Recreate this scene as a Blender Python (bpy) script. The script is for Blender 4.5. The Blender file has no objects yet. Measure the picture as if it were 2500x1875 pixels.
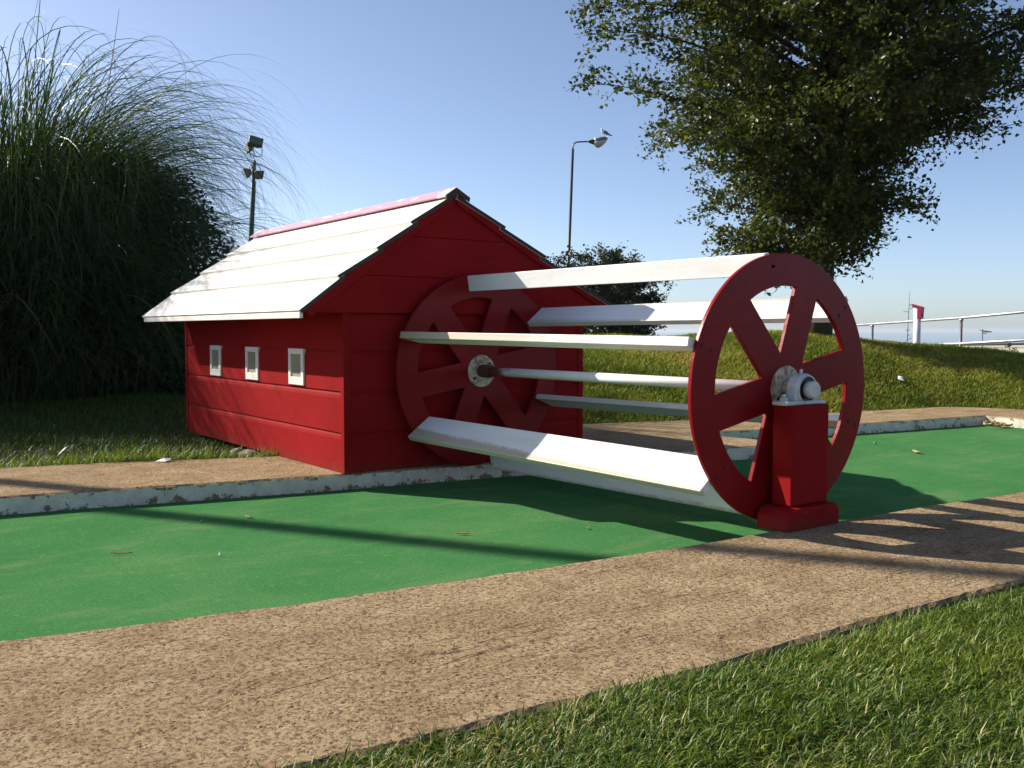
import bpy, bmesh, math, random
import numpy as np
from mathutils import Vector, Matrix
rng = np.random.default_rng(7)
random.seed(7)
PI = math.pi
HAZE = .00018
scene = bpy.context.scene
COL = scene.collection
R_ = math.radians

# ---------------------------------------------------------------- camera frame
CAM = np.array([4.19604, -2.91242, 0.78817])
YAW, PIT, ROL, FOC = 2.51329, -0.055906, 0.00056, 2333.59
fw = np.array([math.cos(PIT)*math.cos(YAW), math.cos(PIT)*math.sin(YAW), math.sin(PIT)])
rt0 = np.array([math.sin(YAW), -math.cos(YAW), 0.0]); up0 = np.cross(rt0, fw)
rt = math.cos(ROL)*rt0 + math.sin(ROL)*up0
up = -math.sin(ROL)*rt0 + math.cos(ROL)*up0
FWH = np.array([math.cos(YAW), math.sin(YAW), 0.0])      # level view direction


def at(x, y, d):
    """world point seen at photo pixel (x, y), d metres down the view axis (survey of the photograph)"""
    return CAM + (fw + rt*(x-1250)/FOC + up*(937.5-y)/FOC)*d


# ---------------------------------------------------------------- materials
def new_mat(name):
    m = bpy.data.materials.new(name); m.use_nodes = True
    nt = m.node_tree
    for n in list(nt.nodes): nt.nodes.remove(n)
    out = nt.nodes.new('ShaderNodeOutputMaterial')
    return m, nt, out


class N:
    def __init__(s, nt): s.nt = nt; s._tc = None
    def n(s, t, **k):
        nd = s.nt.nodes.new(t)
        for a, b in k.items(): setattr(nd, a, b)
        return nd
    def l(s, a, b): s.nt.links.new(a, b)
    def val(s, sock, v):
        if hasattr(v, 'links') or isinstance(v, bpy.types.NodeSocket): s.l(v, sock)
        else: sock.default_value = v
    def co(s):
        if s._tc is None: s._tc = s.n('ShaderNodeTexCoord').outputs['Object']
        return s._tc
    def mapping(s, scale=(1, 1, 1), rot=(0, 0, 0), src=None):
        m = s.n('ShaderNodeMapping'); s.l(src or s.co(), m.inputs['Vector'])
        m.inputs['Scale'].default_value = scale; m.inputs['Rotation'].default_value = rot
        return m.outputs[0]
    def noise(s, scale, detail=4, rough=.55, vec=None, dist=0):
        t = s.n('ShaderNodeTexNoise'); s.l(vec or s.co(), t.inputs['Vector'])
        t.inputs['Scale'].default_value = scale; t.inputs['Detail'].default_value = detail
        t.inputs['Roughness'].default_value = rough; t.inputs['Distortion'].default_value = dist
        return t.outputs['Fac']
    def voro(s, scale, vec=None, feature='F1'):
        t = s.n('ShaderNodeTexVoronoi', feature=feature); s.l(vec or s.co(), t.inputs['Vector'])
        t.inputs['Scale'].default_value = scale
        return t.outputs['Distance']
    def ramp(s, fac, stops, interp='LINEAR'):
        r = s.n('ShaderNodeValToRGB'); r.color_ramp.interpolation = interp
        el = r.color_ramp.elements
        while len(el) > 1: el.remove(el[-1])
        el[0].position = stops[0][0]; el[0].color = c4(stops[0][1])
        for p, c in stops[1:]:
            e = el.new(p); e.color = c4(c)
        s.l(fac, r.inputs[0]); return r.outputs[0]
    def mix(s, fac, a, b, mode='MIX'):
        m = s.n('ShaderNodeMix', data_type='RGBA', blend_type=mode)
        s.val(m.inputs[0], fac)
        s.val(m.inputs[6], c4(a) if isinstance(a, tuple) else a)
        s.val(m.inputs[7], c4(b) if isinstance(b, tuple) else b)
        return m.outputs[2]
    def math(s, op, a, b=0.0, c=0.0, clamp=False):
        m = s.n('ShaderNodeMath', operation=op, use_clamp=clamp)
        s.val(m.inputs[0], a); s.val(m.inputs[1], b); s.val(m.inputs[2], c)
        return m.outputs[0]
    def bump(s, h, strength=.3, dist=.01, normal=None):
        b = s.n('ShaderNodeBump'); s.l(h, b.inputs['Height'])
        b.inputs['Strength'].default_value = strength; b.inputs['Distance'].default_value = dist
        if normal is not None: s.l(normal, b.inputs['Normal'])
        return b.outputs[0]
    def sep(s, vec=None):
        x = s.n('ShaderNodeSeparateXYZ'); s.l(vec or s.co(), x.inputs[0]); return x.outputs
    def attr(s, name):
        a = s.n('ShaderNodeAttribute'); a.attribute_name = name; return a.outputs['Fac']
    def pbsdf(s, color, rough=.6, normal=None, spec=.5, metal=0., coat=0.):
        b = s.n('ShaderNodeBsdfPrincipled')
        s.val(b.inputs['Base Color'], c4(color) if isinstance(color, tuple) else color)
        s.val(b.inputs['Roughness'], rough); b.inputs['Metallic'].default_value = metal
        b.inputs['Specular IOR Level'].default_value = spec
        b.inputs['Coat Weight'].default_value = coat; b.inputs['Coat Roughness'].default_value = .12
        if normal is not None: s.l(normal, b.inputs['Normal'])
        return b.outputs[0]


def c4(c): return (c[0], c[1], c[2], 1.0) if len(c) == 3 else tuple(c)


def simple(name, color, rough=.6, var=.12, nscale=8, bscale=60, bstr=.15, bdist=.004, metal=0., spec=.5, coat=0.):
    m, nt, out = new_mat(name); g = N(nt)
    f = g.noise(nscale, 5)
    d = tuple(max(0, c*(1-var*1.6)) for c in color); l = tuple(min(1, c*(1+var)) for c in color)
    col = g.ramp(f, [(.3, d), (.7, l)])
    nb = g.bump(g.noise(bscale, 4), bstr, bdist)
    g.l(g.pbsdf(col, rough, nb, spec, metal, coat), out.inputs[0])
    return m


def m_red_paint():
    m, nt, out = new_mat('red_paint'); g = N(nt)
    big = g.noise(3.0, 6, .6)
    grain = g.noise(9, 5, .6, g.mapping((1.2, 1.2, 26)))
    col = g.ramp(big, [(.25, (.22, .005, .006)), (.5, (.290, .009, .009)), (.75, (.33, .010, .011))])
    col = g.mix(g.math('MULTIPLY', grain, .35), col, (.15, .006, .009))
    chips = g.ramp(g.noise(90, 2, .5), [(.755, (0, 0, 0)), (.77, (1, 1, 1))])
    col = g.mix(g.math('MULTIPLY', chips, .6), col, (.60, .40, .34))
    zz = g.sep()[2]
    dk = g.math('MULTIPLY_ADD', g.noise(16, 6, .7), .26, g.math('MULTIPLY', zz, -1.0))      # splashed dirt on the lowest boards
    col = g.mix(g.math('MULTIPLY', g.ramp(dk, [(.07, (0, 0, 0)), (.16, (1, 1, 1))]), .45), col, (.10, .045, .028))
    wear = g.ramp(g.noise(5, 8, .72, g.mapping((1, 1, 2.5))), [(.58, (0, 0, 0)), (.70, (1, 1, 1))])
    col = g.mix(g.math('MULTIPLY', wear, .35), col, (.36, .035, .030))
    h = g.math('ADD', g.math('MULTIPLY', grain, .6), g.math('MULTIPLY', g.noise(160, 3), .5))
    nb = g.bump(h, .35, .004)
    rough = g.math('MULTIPLY_ADD', g.noise(20, 3), .25, .5)
    g.l(g.pbsdf(col, rough, nb, .04), out.inputs[0]); return m


def m_wheel_red():
    m, nt, out = new_mat('gloss_red_paint'); g = N(nt)
    col = g.ramp(g.noise(5, 6, .6), [(.25, (.17, .004, .006)), (.6, (.22, .006, .008)), (.8, (.26, .010, .011))])
    h = g.math('ADD', g.noise(45, 3), g.math('MULTIPLY', g.noise(230, 2), .35))
    g.l(g.pbsdf(col, .30, g.bump(h, .25, .003), .13), out.inputs[0]); return m


def m_white_paint(name='white_paint', base=(.80, .79, .76), dirty=.5):
    m, nt, out = new_mat(name); g = N(nt)
    f = g.noise(6, 6, .62)
    col = g.ramp(f, [(.28, tuple(c*.88 for c in base)), (.6, base)])
    gr = g.noise(30, 6, .7, g.mapping((.5, 1.5, 1.5)))
    dm = g.ramp(gr, [(.60, (0, 0, 0)), (.72, (1, 1, 1))])
    col = g.mix(g.math('MULTIPLY', dm, dirty*.5), col, (.50, .44, .32))
    sp = g.ramp(g.noise(140, 2), [(.71, (0, 0, 0)), (.74, (1, 1, 1))])
    col = g.mix(g.math('MULTIPLY', sp, dirty*.7), col, (.28, .22, .15))
    g.l(g.pbsdf(col, .45, g.bump(g.noise(70, 4), .2, .003), .4), out.inputs[0]); return m


def m_paddle():
    """white gloss boards, paint rubbed off and dirty along the outer edge"""
    m, nt, out = new_mat('paddle_paint'); g = N(nt)
    x = g.sep(); r = g.math('SQRT', g.math('ADD', g.math('MULTIPLY', x[1], x[1]), g.math('MULTIPLY', x[2], x[2])))
    f = g.noise(5, 7, .65, g.mapping((.4, 2, 2)))
    col = g.ramp(f, [(.28, (.70, .69, .66)), (.5, (.80, .79, .77)), (.7, (.83, .82, .80))])
    n2 = g.noise(45, 6, .75, g.mapping((.4, 1.3, 1.3)))
    e = g.math('MULTIPLY_ADD', n2, .055, r)
    col = g.mix(g.math('MULTIPLY', g.ramp(e, [(.538, (0, 0, 0)), (.556, (1, 1, 1))]), .75), col, (.36, .29, .17))
    e2 = g.math('MULTIPLY_ADD', n2, -.04, r)
    col = g.mix(g.math('MULTIPLY', g.ramp(e2, [(.372, (1, 1, 1)), (.384, (0, 0, 0))]), .5), col, (.42, .35, .24))
    sp = g.ramp(g.noise(120, 2), [(.69, (0, 0, 0)), (.71, (1, 1, 1))])
    col = g.mix(g.math('MULTIPLY', sp, .5), col, (.32, .27, .19))
    st = g.ramp(g.noise(9, 6, .7, g.mapping((.5, 2, 2))), [(.60, (0, 0, 0)), (.75, (1, 1, 1))])
    col = g.mix(g.math('MULTIPLY', st, .22), col, (.50, .46, .36))
    g.l(g.pbsdf(col, .45, g.bump(n2, .2, .003), .35), out.inputs[0]); return m


def m_roof_white():
    m, nt, out = new_mat('white_roof_boards'); g = N(nt)
    st = g.noise(7, 6, .65, g.mapping((.35, 3, 3)))
    col = g.ramp(st, [(.25, (.64, .61, .54)), (.55, (.78, .75, .68))])
    mo = g.ramp(g.noise(11, 6, .7), [(.62, (0, 0, 0)), (.78, (1, 1, 1))])
    col = g.mix(g.math('MULTIPLY', mo, .35), col, (.42, .40, .33))
    g.l(g.pbsdf(col, .55, g.bump(st, .2, .004), .35), out.inputs[0]); return m


def m_ridge():
    m, nt, out = new_mat('flaking_pink_ridge_paint'); g = N(nt)
    v = g.mapping((.5, 2.0, 2.0))
    peel = g.ramp(g.noise(14, 6, .68, v), [(.585, (0, 0, 0)), (.60, (1, 1, 1))])
    z = g.sep()[0]
    edge = g.math('GREATER_THAN', z, 1.19)      # bare board at the front end of the ridge
    peel = g.math('MAXIMUM', peel, g.math('MULTIPLY', edge, g.ramp(g.noise(25, 4, .6), [(.38, (0, 0, 0)), (.42, (1, 1, 1))])))
    col = g.mix(peel, (.56, .27, .35), (.78, .74, .69))
    g.l(g.pbsdf(col, .6, g.bump(peel, .2, .002), .3), out.inputs[0]); return m


def m_pebble():
    """rough weathered brown concrete"""
    m, nt, out = new_mat('brown_concrete'); g = N(nt)
    w = g.mapping((1, .75, 1), (0, 0, .5))
    patch = g.noise(5.5, 8, .7, w, .6)
    col = g.ramp(patch, [(.28, (.31, .212, .112)), (.44, (.43, .302, .168)), (.56, (.52, .378, .220)), (.75, (.58, .440, .275))])
    fine = g.noise(85, 7, .85)
    col = g.mix(g.math('MULTIPLY', g.ramp(fine, [(.40, (1, 1, 1)), (.52, (0, 0, 0))]), .95), col, (.115, .076, .048))
    wide = g.ramp(g.noise(13, 6, .75, w), [(.53, (0, 0, 0)), (.66, (1, 1, 1))])
    col = g.mix(g.math('MULTIPLY', wide, .38), col, (.25, .165, .088))
    pits = g.ramp(g.voro(105), [(.18, (1, 1, 1)), (.36, (0, 0, 0))])
    pits = g.math('MULTIPLY', pits, g.ramp(g.noise(34, 5, .8), [(.48, (0, 0, 0)), (.58, (1, 1, 1))]))
    col = g.mix(g.math('MULTIPLY', pits, .85), col, (.060, .042, .034))
    big = g.ramp(g.voro(30), [(.10, (1, 1, 1)), (.17, (0, 0, 0))])
    big = g.math('MULTIPLY', big, g.ramp(g.noise(6, 3), [(.52, (0, 0, 0)), (.58, (1, 1, 1))]))
    col = g.mix(g.math('MULTIPLY', big, .8), col, (.075, .052, .040))
    pits = g.math('MAXIMUM', pits, big)
    pale_fleck = g.ramp(g.noise(150, 2), [(.70, (0, 0, 0)), (.74, (1, 1, 1))])  # scattered pale flecks in the concrete
    col = g.mix(g.math('MULTIPLY', pale_fleck, .6), col, (.70, .62, .54))
    ck = g.noise(1.6, 5, .6, g.mapping((6.0, .55, 1), (0, 0, .06)), .3)           # long shrinkage cracks running with the kerb
    ck = g.ramp(g.math('ABSOLUTE', g.math('SUBTRACT', ck, .5)), [(.004, (1, 1, 1)), (.010, (0, 0, 0))])
    ck = g.math('MULTIPLY', ck, g.ramp(g.noise(2.3, 3), [(.50, (0, 0, 0)), (.58, (1, 1, 1))]))
    col = g.mix(g.math('MULTIPLY', ck, .6), col, (.05, .034, .026))
    pits = g.math('MAXIMUM', pits, ck)
    lam = g.noise(7, 5, .6, g.mapping((5.5, .55, 1), (0, 0, .08)), .4)     # tamping ridges along the kerb
    h = g.math('ADD', g.math('MULTIPLY', fine, .75), g.math('MULTIPLY', g.noise(26, 5, .7), 1.0))
    h = g.math('ADD', h, g.math('MULTIPLY', pits, -.7))
    h = g.math('ADD', h, g.math('MULTIPLY', lam, .8))
    g.l(g.pbsdf(col, .95, g.bump(h, .9, .016), .04), out.inputs[0]); return m


def m_kerb_side():
    """white paint flaking off a concrete kerb face"""
    m, nt, out = new_mat('flaking_kerb_paint'); g = N(nt)
    z = g.sep()[2]
    n1 = g.noise(13, 7, .7); n2 = g.noise(60, 4, .7)
    top = g.math('MULTIPLY_ADD', z, 10.0, -.42)          # 0 mid height, ~.4 at the top arris
    k = g.math('ADD', g.math('ADD', g.math('MULTIPLY', n1, .9), g.math('MULTIPLY', n2, .35)), g.math('MULTIPLY', g.math('ABSOLUTE', top), .30))
    bare = g.ramp(k, [(.735, (0, 0, 0)), (.77, (1, 1, 1))])
    spots = g.ramp(g.voro(42), [(.07, (1, 1, 1)), (.12, (0, 0, 0))])
    spots = g.math('MULTIPLY', spots, g.ramp(g.noise(9, 2), [(.5, (0, 0, 0)), (.6, (1, 1, 1))]))
    bare = g.math('MAXIMUM', bare, spots)
    col = g.mix(bare, g.ramp(g.noise(18, 5), [(.3, (.50, .47, .38)), (.7, (.68, .64, .54))]), (.20, .145, .085))
    g.l(g.pbsdf(col, .7, g.bump(g.math('ADD', g.math('MULTIPLY', bare, -.5), n2), .5, .006), .3), out.inputs[0]); return m


def m_turf():
    m, nt, out = new_mat('green_carpet_turf'); g = N(nt)
    a = g.noise(1.3, 6, .65); b = g.noise(95, 6, .9); c = g.noise(26, 6, .75)
    col = g.ramp(a, [(.3, (.046, .165, .053)), (.5, (.060, .194, .062)), (.70, (.098, .228, .078))])
    col = g.mix(g.ramp(b, [(.36, (.8, .8, .8)), (.55, (0, 0, 0))]), col, (.022, .088, .034))
    col = g.mix(g.ramp(b, [(.56, (0, 0, 0)), (.70, (.55, .55, .55))]), col, (.12, .27, .10))
    col = g.mix(g.ramp(c, [(.55, (0, 0, 0)), (.72, (.65, .65, .65))]), col, (.18, .24, .085))
    st = g.noise(3.2, 7, .7, g.mapping((1.6, .5, 1), (0, 0, .12)))
    col = g.mix(g.ramp(st, [(.53, (0, 0, 0)), (.72, (.62, .62, .62))]), col, (.15, .215, .09))
    sp = g.ramp(g.voro(34), [(.035, (1, 1, 1)), (.055, (0, 0, 0))])
    sp = g.math('MULTIPLY', sp, g.ramp(g.noise(5, 2), [(.44, (0, 0, 0)), (.5, (1, 1, 1))]))
    col = g.mix(g.math('MULTIPLY', sp, .7), col, (.36, .27, .13))
    sd = g.ramp(g.voro(27, g.mapping((1, 1, 1), (0, 0, 1))), [(.03, (1, 1, 1)), (.045, (0, 0, 0))])
    col = g.mix(g.math('MULTIPLY', sd, g.math('MULTIPLY', g.ramp(g.noise(4, 2), [(.5, (0, 0, 0)), (.56, (1, 1, 1))]), .8)), col, (.03, .03, .015))
    h = g.math('ADD', b, g.math('MULTIPLY', c, .12))
    bs = g.n('ShaderNodeBsdfPrincipled'); g.l(col, bs.inputs['Base Color'])
    bs.inputs['Roughness'].default_value = 1.; bs.inputs['Specular IOR Level'].default_value = .0
    g.l(g.bump(h, .5, .003), bs.inputs['Normal'])
    g.l(bs.outputs[0], out.inputs[0]); return m


def m_leafy(name, stops, trans=.35, rough=.45, spec=.4, bscale=0):
    """thin leaf: per-leaf tint, some light passes through"""
    m, nt, out = new_mat(name); g = N(nt)
    col = g.ramp(g.attr('tint'), stops)
    p = g.pbsdf(col, rough, None, spec)
    t = g.n('ShaderNodeBsdfTranslucent')
    g.l(g.mix(1.0, col, (1.25, 1.3, .7), 'MULTIPLY'), t.inputs['Color'])
    mx = g.n('ShaderNodeMixShader'); mx.inputs[0].default_value = trans
    g.l(p, mx.inputs[1]); g.l(t.outputs[0], mx.inputs[2])
    g.l(mx.outputs[0], out.inputs[0]); return m


def m_soil():
    m, nt, out = new_mat('thatch_soil'); g = N(nt)
    col = g.ramp(g.noise(3, 6, .65), [(.3, (.034, .038, .010)), (.6, (.070, .066, .020)), (.8, (.12, .095, .036))])
    h = g.noise(40, 5, .7)
    g.l(g.pbsdf(col, .95, g.bump(h, .8, .02), .1), out.inputs[0]); return m


def m_bark():
    m, nt, out = new_mat('bark'); g = N(nt)
    v = g.noise(14, 6, .7, g.mapping((3, 3, .5)))
    col = g.ramp(v, [(.3, (.03, .024, .018)), (.7, (.10, .082, .062))])
    g.l(g.pbsdf(col, .9, g.bump(v, .8, .02), .2), out.inputs[0]); return m


def m_rusty():
    m, nt, out = new_mat('rusty_white_metal'); g = N(nt)
    n1 = g.noise(28, 6, .7)
    msk = g.ramp(n1, [(.46, (0, 0, 0)), (.60, (1, 1, 1))])
    col = g.mix(g.math('MULTIPLY', msk, .9), (.62, .55, .40), g.ramp(g.noise(60, 3), [(.3, (.16, .055, .02)), (.7, (.34, .15, .05))]))
    g.l(g.pbsdf(col, .6, g.bump(n1, .3, .003), .4), out.inputs[0]); return m


def m_shaft():
    """white tube, paint rusted off near the mill house"""
    m, nt, out = new_mat('shaft_paint'); g = N(nt)
    x = g.sep()[0]
    n1 = g.noise(24, 5, .7)
    k = g.math('ADD', g.math('MULTIPLY', n1, .30), g.math('ADD', x, .89))
    msk = g.ramp(k, [(.25, (1, 1, 1)), (.34, (0, 0, 0))])
    rust = g.ramp(g.noise(70, 4), [(.3, (.10, .03, .014)), (.7, (.30, .10, .04))])
    col = g.mix(msk, (.80, .79, .76), rust)
    g.l(g.pbsdf(col, .45, g.bump(n1, .15, .002), .4), out.inputs[0]); return m


def m_water():
    m, nt, out = new_mat('sea_water'); g = N(nt)
    h = g.noise(.35, 5, .6)
    g.l(g.pbsdf((.05, .09, .12), .12, g.bump(h, .25, .4), .5), out.inputs[0]); return m


def m_tiles():
    m, nt, out = new_mat('cream_roof_tiles'); g = N(nt)
    w = g.n('ShaderNodeTexWave', wave_type='BANDS', bands_direction='Z'); g.l(g.co(), w.inputs['Vector'])
    w.inputs['Scale'].default_value = 1.3; w.inputs['Distortion'].default_value = .3
    col = g.ramp(w.outputs['Fac'], [(.1, (.36, .31, .23)), (.35, (.56, .50, .40)), (1, (.60, .54, .44))])
    g.l(g.pbsdf(col, .8, g.bump(w.outputs['Fac'], .4, .03), .2), out.inputs[0]); return m


M = {}
M['red'] = m_red_paint(); M['wheel'] = m_wheel_red(); M['white'] = m_white_paint()
M['paddle'] = m_paddle()
M['frame'] = m_white_paint('window_frame_paint', (.78, .76, .70), .2)
M['pane'] = simple('olive_recess_shade', (.25, .23, .15), .7)  # window recess shade put into the panel's dark olive colour
M['roof'] = m_roof_white(); M['ridge'] = m_ridge()
M['concrete'] = m_pebble(); M['kerbside'] = m_kerb_side(); M['turf'] = m_turf()
M['soil'] = m_soil(); M['bark'] = m_bark(); M['rusty'] = m_rusty(); M['shaft'] = m_shaft()
M['darkwood'] = simple('dark_board_edge', (.055, .035, .028), .8)
M['black'] = simple('black_rubber', (.012, .012, .012), .5)
M['rust'] = simple('bare_rust', (.10, .032, .015), .8, .4, 40)
M['bearing'] = simple('bearing_paint', (.66, .65, .62), .45, .12, 30)
M['pole'] = simple('dark_green_pole', (.022, .034, .030), .4, .2, 5)
M['lampgrey'] = simple('grey_lamp_canopy', (.14, .15, .17), .5)
M['lampglass'] = simple('milky_lamp_bowl', (.55, .53, .47), .15, .1, 3, 10, .05)
M['collar'] = simple('white_collar', (.78, .77, .70), .5)
M['black_metal'] = simple('black_metal', (.025, .025, .026), .45)
M['grey_metal'] = simple('weathered_grey_metal', (.16, .165, .17), .5, .3, 12)
M['lens'] = simple('floodlight_glass', (.10, .10, .09), .12, .1, 3, 10, .02)
M['yellowed'] = simple('yellowed_gear', (.30, .25, .12), .6, .3, 20)
M['gull_white'] = simple('white_feathers', (.82, .82, .80), .8)
M['gull_grey'] = simple('grey_feathers', (.19, .20, .23), .8)
M['gull_black'] = simple('black_feathers', (.02, .02, .022), .8)
M['gull_leg'] = simple('reddish_leg', (.30, .10, .07), .6)
M['galv'] = simple('galvanised_tube', (.42, .42, .41), .4, .15, 10, 40, .1, .002, .5)
M['lilac_post'] = simple('dull_lilac_post', (.16, .13, .15), .5, .2, 15)
M['red_cap'] = simple('red_plastic', (.36, .02, .06), .4)
M['marker_white'] = simple('white_plastic', (.82, .78, .78), .4)
M['tiles'] = m_tiles(); M['render'] = simple('pale_render', (.55, .52, .46), .9)
M['dull_wire'] = simple('dull_wire', (.09, .085, .08), .6)
M['paper'] = simple('white_paper', (.75, .76, .78), .8)
M['stone'] = simple('grey_rubble', (.30, .27, .22), .9, .3, 20)
M['water'] = m_water()
M['straw'] = simple('dry_straw', (.42, .34, .18), .8)
M['leaf_yellow'] = simple('dry_yellow_leaf', (.62, .48, .22), .7)
M['leaf_brown'] = simple('dry_brown_leaf', (.30, .16, .07), .8, .3, 40)
M['grass'] = m_leafy('grass_blades', [(0, (.028, .062, .008)), (.3, (.095, .155, .016)), (.62, (.17, .23, .026)), (.84, (.27, .30, .045)), (.9, (.40, .31, .12)), (1, (.55, .46, .22))], .3, .5, .35)
M['bankgrass'] = m_leafy('bank_grass', [(0, (.05, .085, .012)), (.3, (.16, .20, .022)), (.6, (.25, .29, .036)), (.8, (.36, .33, .07)), (1, (.50, .35, .13))], .3, .6, .2)
M['pampas'] = m_leafy('pampas_blades', [(0, (.011, .027, .006)), (.4, (.036, .072, .011)), (.8, (.105, .155, .022)), (1, (.28, .24, .08))], .3, .4, .5)
M['shrub'] = m_leafy('shrub_leaves', [(0, (.010, .024, .006)), (.5, (.030, .055, .012)), (1, (.075, .105, .020))], .32, .4, .4)
M['hawthorn'] = m_leafy('hawthorn_leaves', [(0, (.020, .034, .006)), (.5, (.060, .082, .011)), (.85, (.125, .135, .020)), (1, (.24, .20, .045))], .34, .42, .35)
M['farleaf'] = m_leafy('far_tree_leaves', [(0, (.010, .018, .006)), (.6, (.030, .042, .012)), (1, (.085, .075, .025))], .25, .45, .4)


# ---------------------------------------------------------------- object helpers
def tag(o, label=None, cat=None, group=None, kind=None):
    if label: o['label'] = label
    if cat: o['category'] = cat
    if group: o['group'] = group
    if kind: o['kind'] = kind
    return o


def thing(name, loc, label, cat, group=None):
    o = bpy.data.objects.new(name, None); COL.objects.link(o)
    o.location = loc; o.empty_display_size = .2
    return tag(o, label, cat, group)


def origin_of(o):
    p = Vector((0, 0, 0))
    while o is not None:
        p += o.location; o = o.parent
    return p


def np_mesh(name, V, F, mat, parent=None, tint=None, smooth=False, loc=None):
    """V (n,3), F (m,k) with constant k"""
    V = np.asarray(V, dtype=np.float64); F = np.asarray(F, dtype=np.int32)
    org = np.array(origin_of(parent)) if parent is not None else (np.array(loc) if loc is not None else np.zeros(3))
    me = bpy.data.meshes.new(name)
    k = F.shape[1]
    me.vertices.add(len(V)); me.vertices.foreach_set('co', (V-org).astype(np.float32).ravel())
    me.loops.add(F.size); me.loops.foreach_set('vertex_index', F.ravel())
    me.polygons.add(len(F)); me.polygons.foreach_set('loop_start', np.arange(0, F.size, k, dtype=np.int32))
    me.polygons.foreach_set('loop_total', np.full(len(F), k, dtype=np.int32))
    if smooth: me.polygons.foreach_set('use_smooth', np.ones(len(F), dtype=bool))
    me.update(calc_edges=True); me.validate()
    if tint is not None:
        a = me.attributes.new('tint', 'FLOAT', 'FACE'); a.data.foreach_set('value', np.asarray(tint, dtype=np.float32))
    me.materials.append(mat)
    o = bpy.data.objects.new(name, me); COL.objects.link(o)
    if parent is not None: o.parent = parent
    elif loc is not None: o.location = loc
    return o


class MB:
    """collects shapes, builds ONE mesh object"""
    def __init__(s): s.v = []; s.f = []; s.m = []; s.sm = []
    def add(s, V, F, mi=0, smooth=False):
        b = len(s.v); s.v += [tuple(map(float, p)) for p in V]
        for f in F: s.f.append([b+i for i in f]); s.m.append(mi); s.sm.append(smooth)
    def box(s, lo, hi, mi=0):
        x0, y0, z0 = lo; x1, y1, z1 = hi
        s.add([(x0, y0, z0), (x1, y0, z0), (x1, y1, z0), (x0, y1, z0), (x0, y0, z1), (x1, y0, z1), (x1, y1, z1), (x0, y1, z1)],
              [(0, 3, 2, 1), (4, 5, 6, 7), (0, 1, 5, 4), (1, 2, 6, 5), (2, 3, 7, 6), (3, 0, 4, 7)], mi)
    def obox(s, c, ax, ay, az, mi=0):
        c = np.array(c); ax = np.array(ax); ay = np.array(ay); az = np.array(az)
        V = [c+i*ax+j*ay+k*az for k in (-1, 1) for (i, j) in ((-1, -1), (1, -1), (1, 1), (-1, 1))]
        s.add(V, [(0, 3, 2, 1), (4, 5, 6, 7), (0, 1, 5, 4), (1, 2, 6, 5), (2, 3, 7, 6), (3, 0, 4, 7)], mi)
    def prism(s, poly, f3, a, b, mi=0, side=None):
        """poly 2-D outline, f3(u, v, w) -> 3-D, extruded w = a..b"""
        n = len(poly)
        V = [f3(u, v, a) for u, v in poly]+[f3(u, v, b) for u, v in poly]
        s.add(V, [tuple(range(n))[::-1], tuple(range(n, 2*n))], mi)
        b0 = len(s.v)-2*n
        for i in range(n):
            j = (i+1) % n
            s.f.append([b0+i, b0+j, b0+n+j, b0+n+i]); s.m.append(mi if side is None else side); s.sm.append(False)
    def tube(s, pts, rad, n=10, mi=0, caps=True, smooth=True):
        pts = [np.array(p, float) for p in pts]
        if not hasattr(rad, '__len__'): rad = [rad]*len(pts)
        V = []; prev = None
        for i, p in enumerate(pts):
            d = pts[min(i+1, len(pts)-1)]-pts[max(i-1, 0)]; d /= np.linalg.norm(d)
            a = prev if prev is not None else (np.array([0, 0, 1.]) if abs(d[2]) < .9 else np.array([1., 0, 0]))
            u = a-d*(a@d); u /= np.linalg.norm(u); w = np.cross(d, u); prev = u
            for k in range(n):
                t = 2*PI*k/n; V.append(p+rad[i]*(math.cos(t)*u+math.sin(t)*w))
        F = [(i*n+k, i*n+(k+1) % n, (i+1)*n+(k+1) % n, (i+1)*n+k) for i in range(len(pts)-1) for k in range(n)]
        s.add(V, F, mi, smooth)
        if caps:
            b = len(s.v)-len(V)
            s.f.append([b+k for k in range(n)][::-1]); s.m.append(mi); s.sm.append(False)
            s.f.append([b+(len(pts)-1)*n+k for k in range(n)]); s.m.append(mi); s.sm.append(False)
    def loft(s, rings, mi=0, smooth=True, caps=True):
        n = len(rings[0]); V = [p for r in rings for p in r]
        F = [(i*n+k, i*n+(k+1) % n, (i+1)*n+(k+1) % n, (i+1)*n+k) for i in range(len(rings)-1) for k in range(n)]
        s.add(V, F, mi, smooth)
        if caps:
            b = len(s.v)-len(V)
            s.f.append([b+k for k in range(n)][::-1]); s.m.append(mi); s.sm.append(smooth)
            s.f.append([b+(len(rings)-1)*n+k for k in range(n)]); s.m.append(mi); s.sm.append(smooth)
    def build(s, name, mats, parent=None, loc=None, bevel=0., seg=2, label=None):
        if not isinstance(mats, (list, tuple)): mats = [mats]
        org = origin_of(parent) if parent is not None else Vector(loc if loc is not None else (0, 0, 0))
        me = bpy.data.meshes.new(name)
        me.from_pydata([(p[0]-org.x, p[1]-org.y, p[2]-org.z) for p in s.v], [], s.f)
        for i, p in enumerate(me.polygons): p.material_index = s.m[i]; p.use_smooth = s.sm[i]
        bm = bmesh.new(); bm.from_mesh(me); bmesh.ops.recalc_face_normals(bm, faces=bm.faces); bm.to_mesh(me); bm.free()
        for m in mats: me.materials.append(m)
        o = bpy.data.objects.new(name, me); COL.objects.link(o)
        if parent is not None: o.parent = parent
        elif loc is not None: o.location = loc
        if bevel:
            b = o.modifiers.new('bevel', 'BEVEL'); b.width = bevel; b.segments = seg; b.limit_method = 'ANGLE'; b.angle_limit = R_(40)
        if label: o['label'] = label
        return o


# ---------------------------------------------------------------- kerbs, lane, terrain
GRN = 0.0; ZT = 0.08                       # lane carpet height, kerb top height

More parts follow.
